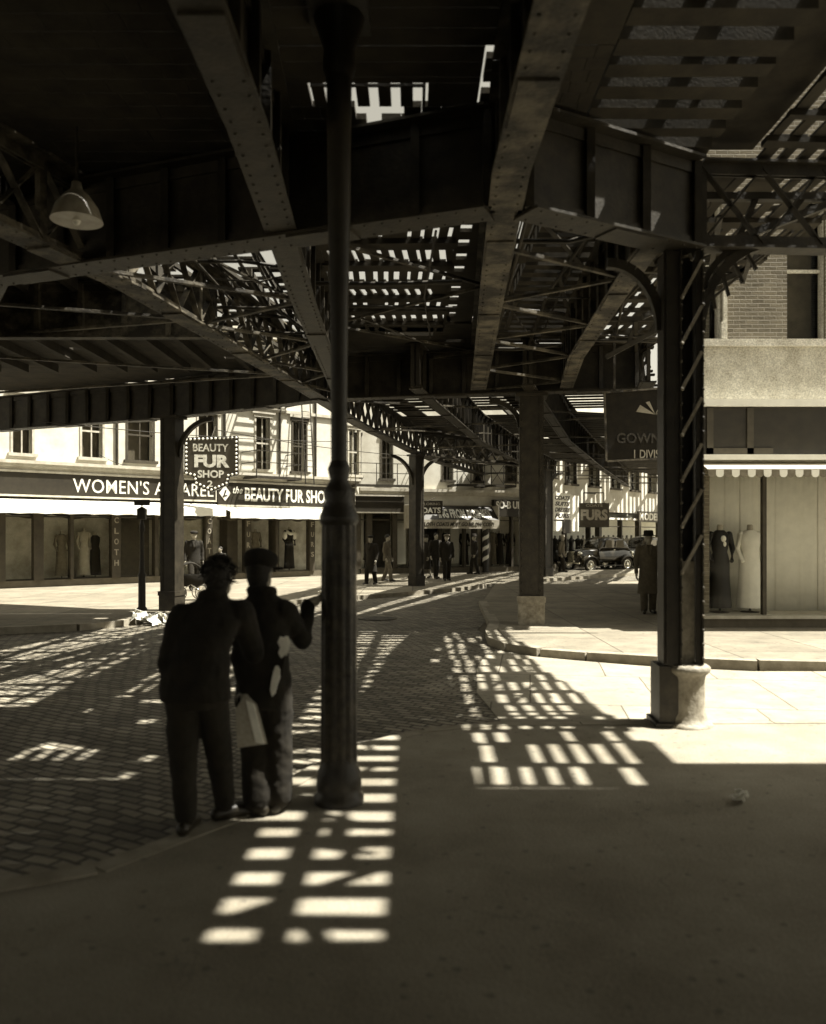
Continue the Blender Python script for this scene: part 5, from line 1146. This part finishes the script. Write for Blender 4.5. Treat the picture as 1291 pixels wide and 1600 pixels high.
# ------------------------------------------------------------------ dummies in the windows
def dummy(name, label, loc, H, m, neckm='skin', collar=None, sleeve=True, wide=1.0, rz=0.0):
    r = empty(name, loc, rz, label, 'dummy', 'dressed dummies in the shop windows'); s = H / 1.6
    d = MB(); d.loft([ring_xy((0, 0, z * s), a * s * wide, b * s * wide, 28) for z, a, b in ((0.08, 0.2, 0.17), (0.3, 0.185, 0.155), (0.65, 0.165, 0.135), (0.9, 0.165, 0.125), (1.05, 0.125, 0.1), (1.22, 0.155, 0.12), (1.36, 0.16, 0.1), (1.43, 0.07, 0.06))])
    # folds in the skirt
    d.v = [(x * (1 + 0.05 * math.sin(9 * math.atan2(y, x)) * max(0, 1 - z / (0.9 * s))), y * (1 + 0.05 * math.sin(9 * math.atan2(y, x)) * max(0, 1 - z / (0.9 * s))), z) for x, y, z in d.v]
    if sleeve:
        for e in (-1, 1): d.limb([(Vector((e * 0.16, 0, 1.36)) * s, 0.055 * s), (Vector((e * 0.22, 0.0, 1.1)) * s, 0.048 * s), (Vector((e * 0.17, -0.1, 0.9)) * s, 0.035 * s)])
    d.build('dress', M[m], r)
    n = MB(); n.lathe([(0.055 * s, 1.41 * s), (0.05 * s, 1.5 * s), (0.04 * s, 1.53 * s)], n=16); n.build('neck', M[neckm], r)
    st_ = MB(); st_.lathe([(0.16 * s, 0.0), (0.15 * s, 0.015), (0.02 * s, 0.03), (0.018 * s, 0.2 * s)], n=16); st_.build('stand', M['iron_black'], r)
    if collar:
        c = MB(); c.tube([(0.11 * s * math.cos(t), 0.1 * s * math.sin(t) - 0.02, (1.38 - 0.1 * max(0, -math.sin(t))) * s) for t in [2 * PI * i / 16 for i in range(17)]], 0.055 * s, 10); c.build('collar', M[collar], r)
        if sleeve:
            for e in (-1, 1):
                q = MB(); q.ell((e * 0.2 * s, -0.04, 1.22 * s), (0.085 * s, 0.085 * s, 0.14 * s)); q.build('sleeve', M[collar], r)
    return r
dz_ = rz_(961) + 0.003
dd = dummy('shop_dummy', 'headless dummy in a long black satin dress in the corner shop window', (at(1125, 0, RY + 0.5).x, RY + 0.5, dz_), 1.72, 'satin_black', collar=None)
b = MB(); b.ell((0.02, -0.13, 1.38), (0.05, 0.03, 0.06)); b.ell((0.04, -0.14, 1.28), (0.03, 0.02, 0.05)); b.build('corsage', M['paper'], dd)
dummy('shop_dummy', 'dummy in a pale flowing gown at the right of the corner shop window', (at(1172, 0, RY + 0.55).x, RY + 0.55, dz_), 1.72, 'cloth_white', wide=1.15)
def in_face(face, px, depth, label, m, H=1.6, **k):
    u = face.u(px); n = Vector((face.d.y, -face.d.x, 0)); p = face.o + face.d * u - n * depth; return dummy('shop_dummy', label, (p.x, p.y, 0.342), H, m, rz=face.rz, **k)
in_face(FA, 141, 0.55, 'dummy in a light coat at the left end of the dress shop window', 'cloth_grey', 1.75)
in_face(FA, 158, 0.5, 'dummy in a slim black dress beside the light coat in the dress shop window', 'black_cloth', 1.6, sleeve=False)
in_face(FA, 105, 0.5, 'dummy in a mid toned dress left of the light coat', 'mid_cloth', 1.65)
in_face(FA, 463, 0.5, 'dummy in a black coat with broad white fur collar in the fur shop window', 'black_cloth', 1.85, collar='paper')
in_face(FA, 412, 0.6, 'dummy in a mid grey coat in the fur shop window', 'mid_cloth', 1.75)
in_face(FA, 375, 0.6, 'dummy in a dark coat beside the drape in the fur shop window', 'dark_cloth', 1.6)
in_face(FB, 703, 0.6, 'dummy in a dark dress behind the man in the flat cap', 'dark_cloth', 1.7)
in_face(FB, 734, 0.6, 'dummy in a dark coat beside the light-banded pole', 'dark_cloth', 1.7)
in_face(FB, 778, 0.6, 'dummy in a dark coat right of the light-banded pole', 'coat_cloth', 1.75)
in_face(FB, 790, 0.6, 'second dummy right of the light-banded pole, in a black coat', 'black_cloth', 1.7)
in_face(FB, 806, 0.6, 'dummy in a dark coat next to the pale based column', 'dark_cloth', 1.7)
# pole in place of a pilaster, light through slats painted as white bands
p = FB.empty('slat_light_pole', FB.u(751), 0.12, 0.55, label='dark pole with light through slats painted as white spiral bands, outside the coat shop', cat='pole')
b = MB(); b.lathe([(0.16, 0), (0.16, 0.06), (0.13, 0.08), (0.13, 2.0), (0.15, 2.04), (0.1, 2.1)], n=20); b.build('shaft', M['sign_dark'], p)
b = MB()
for i in range(4):
    pts = [Vector((0.135 * math.cos(t), 0.135 * math.sin(t), 0.25 + i * 0.45 + t / (2 * PI) * 0.45)) for t in [2 * PI * k / 24 for k in range(25)]]
    for a, c in zip(pts, pts[1:]): b.hexa([a * 1, a + Vector((a.x * 0.05, a.y * 0.05, 0)), c + Vector((c.x * 0.05, c.y * 0.05, 0)), c * 1, a + Vector((0, 0, 0.17)), a + Vector((a.x * 0.05, a.y * 0.05, 0.17)), c + Vector((c.x * 0.05, c.y * 0.05, 0.17)), c + Vector((0, 0, 0.17))])
b.build('light_band', M['white'], p)

# ------------------------------------------------------------------ pram
g = G(296, 938, 0.12)
pr = empty('baby_carriage', (g.x, g.y, 0.12), R(25), 'black hooded baby carriage on the far pavement by the left iron column', 'baby carriage')
b = MB(); rings = []
for i in range(9):
    t = i / 8; a = R(10 + 150 * t); rings.append([Vector((0.30 * math.cos(a) * (1 if k else 1), (-0.22 + 0.44 * k / 6), 0.66 + 0.30 * math.sin(a) + 0.03 * math.sin(PI * k / 6))) for k in range(7)])
b.loft(rings, close=False, cap=False); me_ = baked(b.mesh('raw', M['black_cloth']), [('SOLIDIFY', dict(thickness=0.02))]); o = bpy.data.objects.new('hood', me_); COL.objects.link(o); o.parent = pr
b = MB(); b.loft([ring_xy((0, 0, 0.36), 0.28, 0.16), ring_xy((0.02, 0, 0.45), 0.40, 0.22), ring_xy((0.03, 0, 0.66), 0.45, 0.235)]); b.build('basket', M['black_cloth'], pr)
b = MB()
for e in (-1, 1): b.tube([(0.42, e * 0.2, 0.62), (0.62, e * 0.2, 0.86), (0.72, e * 0.2, 0.9)], 0.012, 8)
b.tube([(0.72, -0.21, 0.9), (0.72, 0.21, 0.9)], 0.016, 8); b.build('handle', M['chrome'], pr)
b = MB()
for e in (-1, 1): b.tube([(-0.3, e * 0.2, 0.2), (0, e * 0.18, 0.42), (0.3, e * 0.2, 0.2)], 0.014, 8)
b.build('chassis', M['chrome'], pr)
for x in (-0.3, 0.3):
    for e in (-1, 1):
        w = MB(); w.tube([(x + 0.19 * math.cos(2 * PI * i / 24), e * 0.235, 0.2 + 0.19 * math.sin(2 * PI * i / 24)) for i in range(25)], 0.012, 6)
        for i in range(8): w.bar((x, e * 0.235, 0.2), (x + 0.19 * math.cos(PI * i / 4), e * 0.235, 0.2 + 0.19 * math.sin(PI * i / 4)), 0.006, 0.006)
        w.build('wheel', M['iron_black'], pr)

# ------------------------------------------------------------------ motor cars of the thirties
def make_car(label, loc, rz):
    r = empty('motor_car', loc, rz, label, 'car', 'dark cars parked along the far kerb')       # nose towards local -x
    def sec(x, w, z0, z1, top=0.8, n=14):
        pts = []
        for i in range(n):
            t = 2 * PI * i / n; cx_, sz_ = math.cos(t), math.sin(t); e = 0.55
            pts.append(Vector((x, w * math.copysign(abs(cx_) ** e, cx_) * (top + (1 - top) * (0.5 - 0.5 * sz_)), (z0 + z1) / 2 + (z1 - z0) / 2 * math.copysign(abs(sz_) ** e, sz_))))
        return pts
    b = MB(); b.loft([sec(-1.75, 0.20, 0.45, 0.98), sec(-1.72, 0.27, 0.42, 1.05), sec(-1.2, 0.38, 0.42, 1.1), sec(-0.65, 0.52, 0.42, 1.14), sec(-0.5, 0.66, 0.42, 1.15)]); b.build('bonnet', M['car_paint'], r)
    b = MB(); b.loft([sec(-0.52, 0.68, 0.42, 1.12), sec(0.4, 0.74, 0.42, 1.14), sec(1.2, 0.72, 0.42, 1.14), sec(1.75, 0.6, 0.45, 1.05), sec(1.95, 0.42, 0.5, 0.9)])
    b.loft([sec(-0.5, 0.6, 1.0, 1.14, 0.85), sec(-0.32, 0.62, 1.05, 1.62, 0.85), sec(0.1, 0.66, 1.05, 1.7, 0.84), sec(0.9, 0.66, 1.05, 1.69, 0.84), sec(1.35, 0.58, 1.05, 1.55, 0.84), sec(1.7, 0.46, 1.0, 1.15, 0.85)]); b.build('body', M['car_paint'], r)
    b = MB(); b.box(-1.80, -1.77, -0.2, 0.2, 0.5, 1.0)
    for i in range(9): b.box(-1.82, -1.80, -0.19 + i * 0.045, -0.175 + i * 0.045, 0.5, 1.0)
    b.build('grille', M['chrome'], r)
    for e in (-1, 1):
        for x0, nm in ((-1.25, 'fender'), (1.2, 'fender')):
            f = MB(); rings = []
            for i in range(11):
                a = R(-15 + 200 * i / 10); rr = 0.46; rings.append([Vector((x0 - rr * math.cos(a) * 1.1, e * yy, 0.36 + rr * math.sin(a) * hh)) for yy, hh in ((0.48, 0.97), (0.62, 1.05), (0.78, 1.0), (0.86, 0.8), (0.82, 0.82), (0.62, 0.98))])
            f.loft(rings); f.build(nm, M['car_paint'], r)
        f = MB(); f.box(-0.8, 0.8, min(e * 0.6, e * 0.86), max(e * 0.6, e * 0.86), 0.3, 0.34); f.build('running_board', M['iron_black'], r)
        for x0 in (-1.25, 1.2):
            w = MB(); w.tube([(x0 + 0.29 * math.cos(2 * PI * i / 24), e * 0.72, 0.36 + 0.29 * math.sin(2 * PI * i / 24)) for i in range(25)], 0.075, 10); wt = w.build('wheel', M['rubber'], r)
            w = MB(); w.tube([(x0 + 0.2 * math.cos(2 * PI * i / 20), e * 0.74, 0.36 + 0.2 * math.sin(2 * PI * i / 20)) for i in range(21)], 0.025, 8); w.ell((x0, e * 0.77, 0.36), (0.09, 0.04, 0.09))
            for i in range(10): w.bar((x0, e * 0.74, 0.36), (x0 + 0.2 * math.cos(PI * i / 5), e * 0.74, 0.36 + 0.2 * math.sin(PI * i / 5)), 0.015, 0.015)
            w.build('rim', M['chrome'], wt)
        h = MB(); h.ell((-1.62, e * 0.42, 0.9), (0.13, 0.11, 0.11)); h.ell((-1.72, e * 0.42, 0.9), (0.05, 0.1, 0.1)); h.bar((-1.6, e * 0.42, 0.82), (-1.5, e * 0.5, 0.6), 0.05, 0.05); h.build('headlight', M['chrome'], r)
        for xa, xb in ((-0.2, 0.42), (0.5, 1.08)):
            p_ = MB(); p_.slab([(xa, 1.17), (xb, 1.17), (xb - 0.03, 1.52), (xa + 0.08, 1.52)], e * 0.635 - 0.012, e * 0.635 + 0.012); p_.build('side_window', M['inside_dark'], r)
        d = MB(); d.bar((0.36, e * 0.76, 1.06), (0.26, e * 0.76, 1.06), 0.02, 0.025); d.build('door_handle', M['chrome'], r)
    p_ = MB(); p_.hexa([(-0.485, -0.5, 1.16), (-0.455, -0.5, 1.16), (-0.455, 0.5, 1.16), (-0.485, 0.5, 1.16), (-0.36, -0.46, 1.55), (-0.32, -0.46, 1.55), (-0.32, 0.46, 1.55), (-0.36, 0.46, 1.55)]); p_.build('windscreen', M['glass'], r)
    p_ = MB(); p_.tube([(-1.98, -0.75, 0.46), (-2.02, -0.3, 0.46), (-2.02, 0.3, 0.46), (-1.98, 0.75, 0.46)], 0.04, 8); p_.bar((-2, -0.3, 0.46), (-1.7, -0.3, 0.46), 0.04, 0.04); p_.bar((-2, 0.3, 0.46), (-1.7, 0.3, 0.46), 0.04, 0.04); p_.build('bumper', M['chrome'], r)
    return r
cg = G(935, 893)
car = make_car('shiny black sedan parked by the far kerb below the furs sign', (cg.x, cg.y, 0), R(33))
c2 = copy_tree(car); c2.location = (cg.x + 2.7, cg.y + 2.3, 0); c2.rotation_euler = (0, 0, R(45)); c2['label'] = 'second black sedan behind the first, partly hidden by the man in the overcoat'

# ------------------------------------------------------------------ litter and wires
def crumple(label, loc, n, size, m='paper', name='crumpled_paper'):
    b = MB(); rr = random.Random(n * 7 + 3)
    for k in range(n):
        c = Vector((rr.uniform(-1, 1) * size, rr.uniform(-0.6, 0.6) * size, 0.03 + abs(rr.gauss(0, 0.35)) * size * 0.5)); q_ = []
        nn = 4
        grid = [[c + Vector(((i / nn - 0.5) * size * 0.9 + rr.uniform(-0.1, 0.1) * size, (j / nn - 0.5) * size * 0.8 + rr.uniform(-0.1, 0.1) * size, rr.uniform(0, 0.32) * size)) for i in range(nn + 1)] for j in range(nn + 1)]
        M3 = Euler((rr.uniform(-0.8, 0.8), rr.uniform(-0.8, 0.8), rr.uniform(0, 6))).to_matrix()
        grid = [[c + M3 @ (p_ - c) for p_ in row] for row in grid]
        b.loft(grid, close=False, cap=False, smooth=False)
    b.v = [(x, y, max(z, 0.004)) for x, y, z in b.v]
    me_ = baked(b.mesh('raw', M[m]), [('SOLIDIFY', dict(thickness=0.006))])
    o = bpy.data.objects.new(name, me_); COL.objects.link(o); o.location = loc; return tag(o, label, 'litter')
p = G(238, 976); crumple('heap of crumpled pale paper in the gutter at the foot of the left column', (p.x, p.y, 0.02), 8, 0.33)
p = G(1148, 1258); crumple('scrap of white paper lying on the dark pavement at lower right', (p.x, p.y, 0.024), 5, 0.09)
p = G(500, 936); crumple('small scrap of paper on the far kerb behind the fluted post', (p.x, p.y, 0.12), 2, 0.16)
def wire(a, b, sag, label):
    m_ = MB(); m_.tube([Vector(a).lerp(Vector(b), t / 14) - Vector((0, 0, sag * 4 * (t / 14) * (1 - t / 14))) for t in range(15)], 0.012, 5); return tag(m_.build('wire', M['iron_black']), label, 'wire')
wire(at(60, 658, 19.5), at(548, 690, 29), 0.12, 'upper black wire strung across the white house front')
wire(at(340, 672, 22), at(640, 712, 33), 0.1, 'lower black wire running from the shield sign past the fluted post')
wire(FA.o + FA.d * FA.u(150) + Vector((0.05, -0.05, 4.5)), FA.o + FA.d * FA.u(255) + Vector((0.05, -0.05, 4.2)), 0.25, 'slack cable looped along the white wall below the windows')
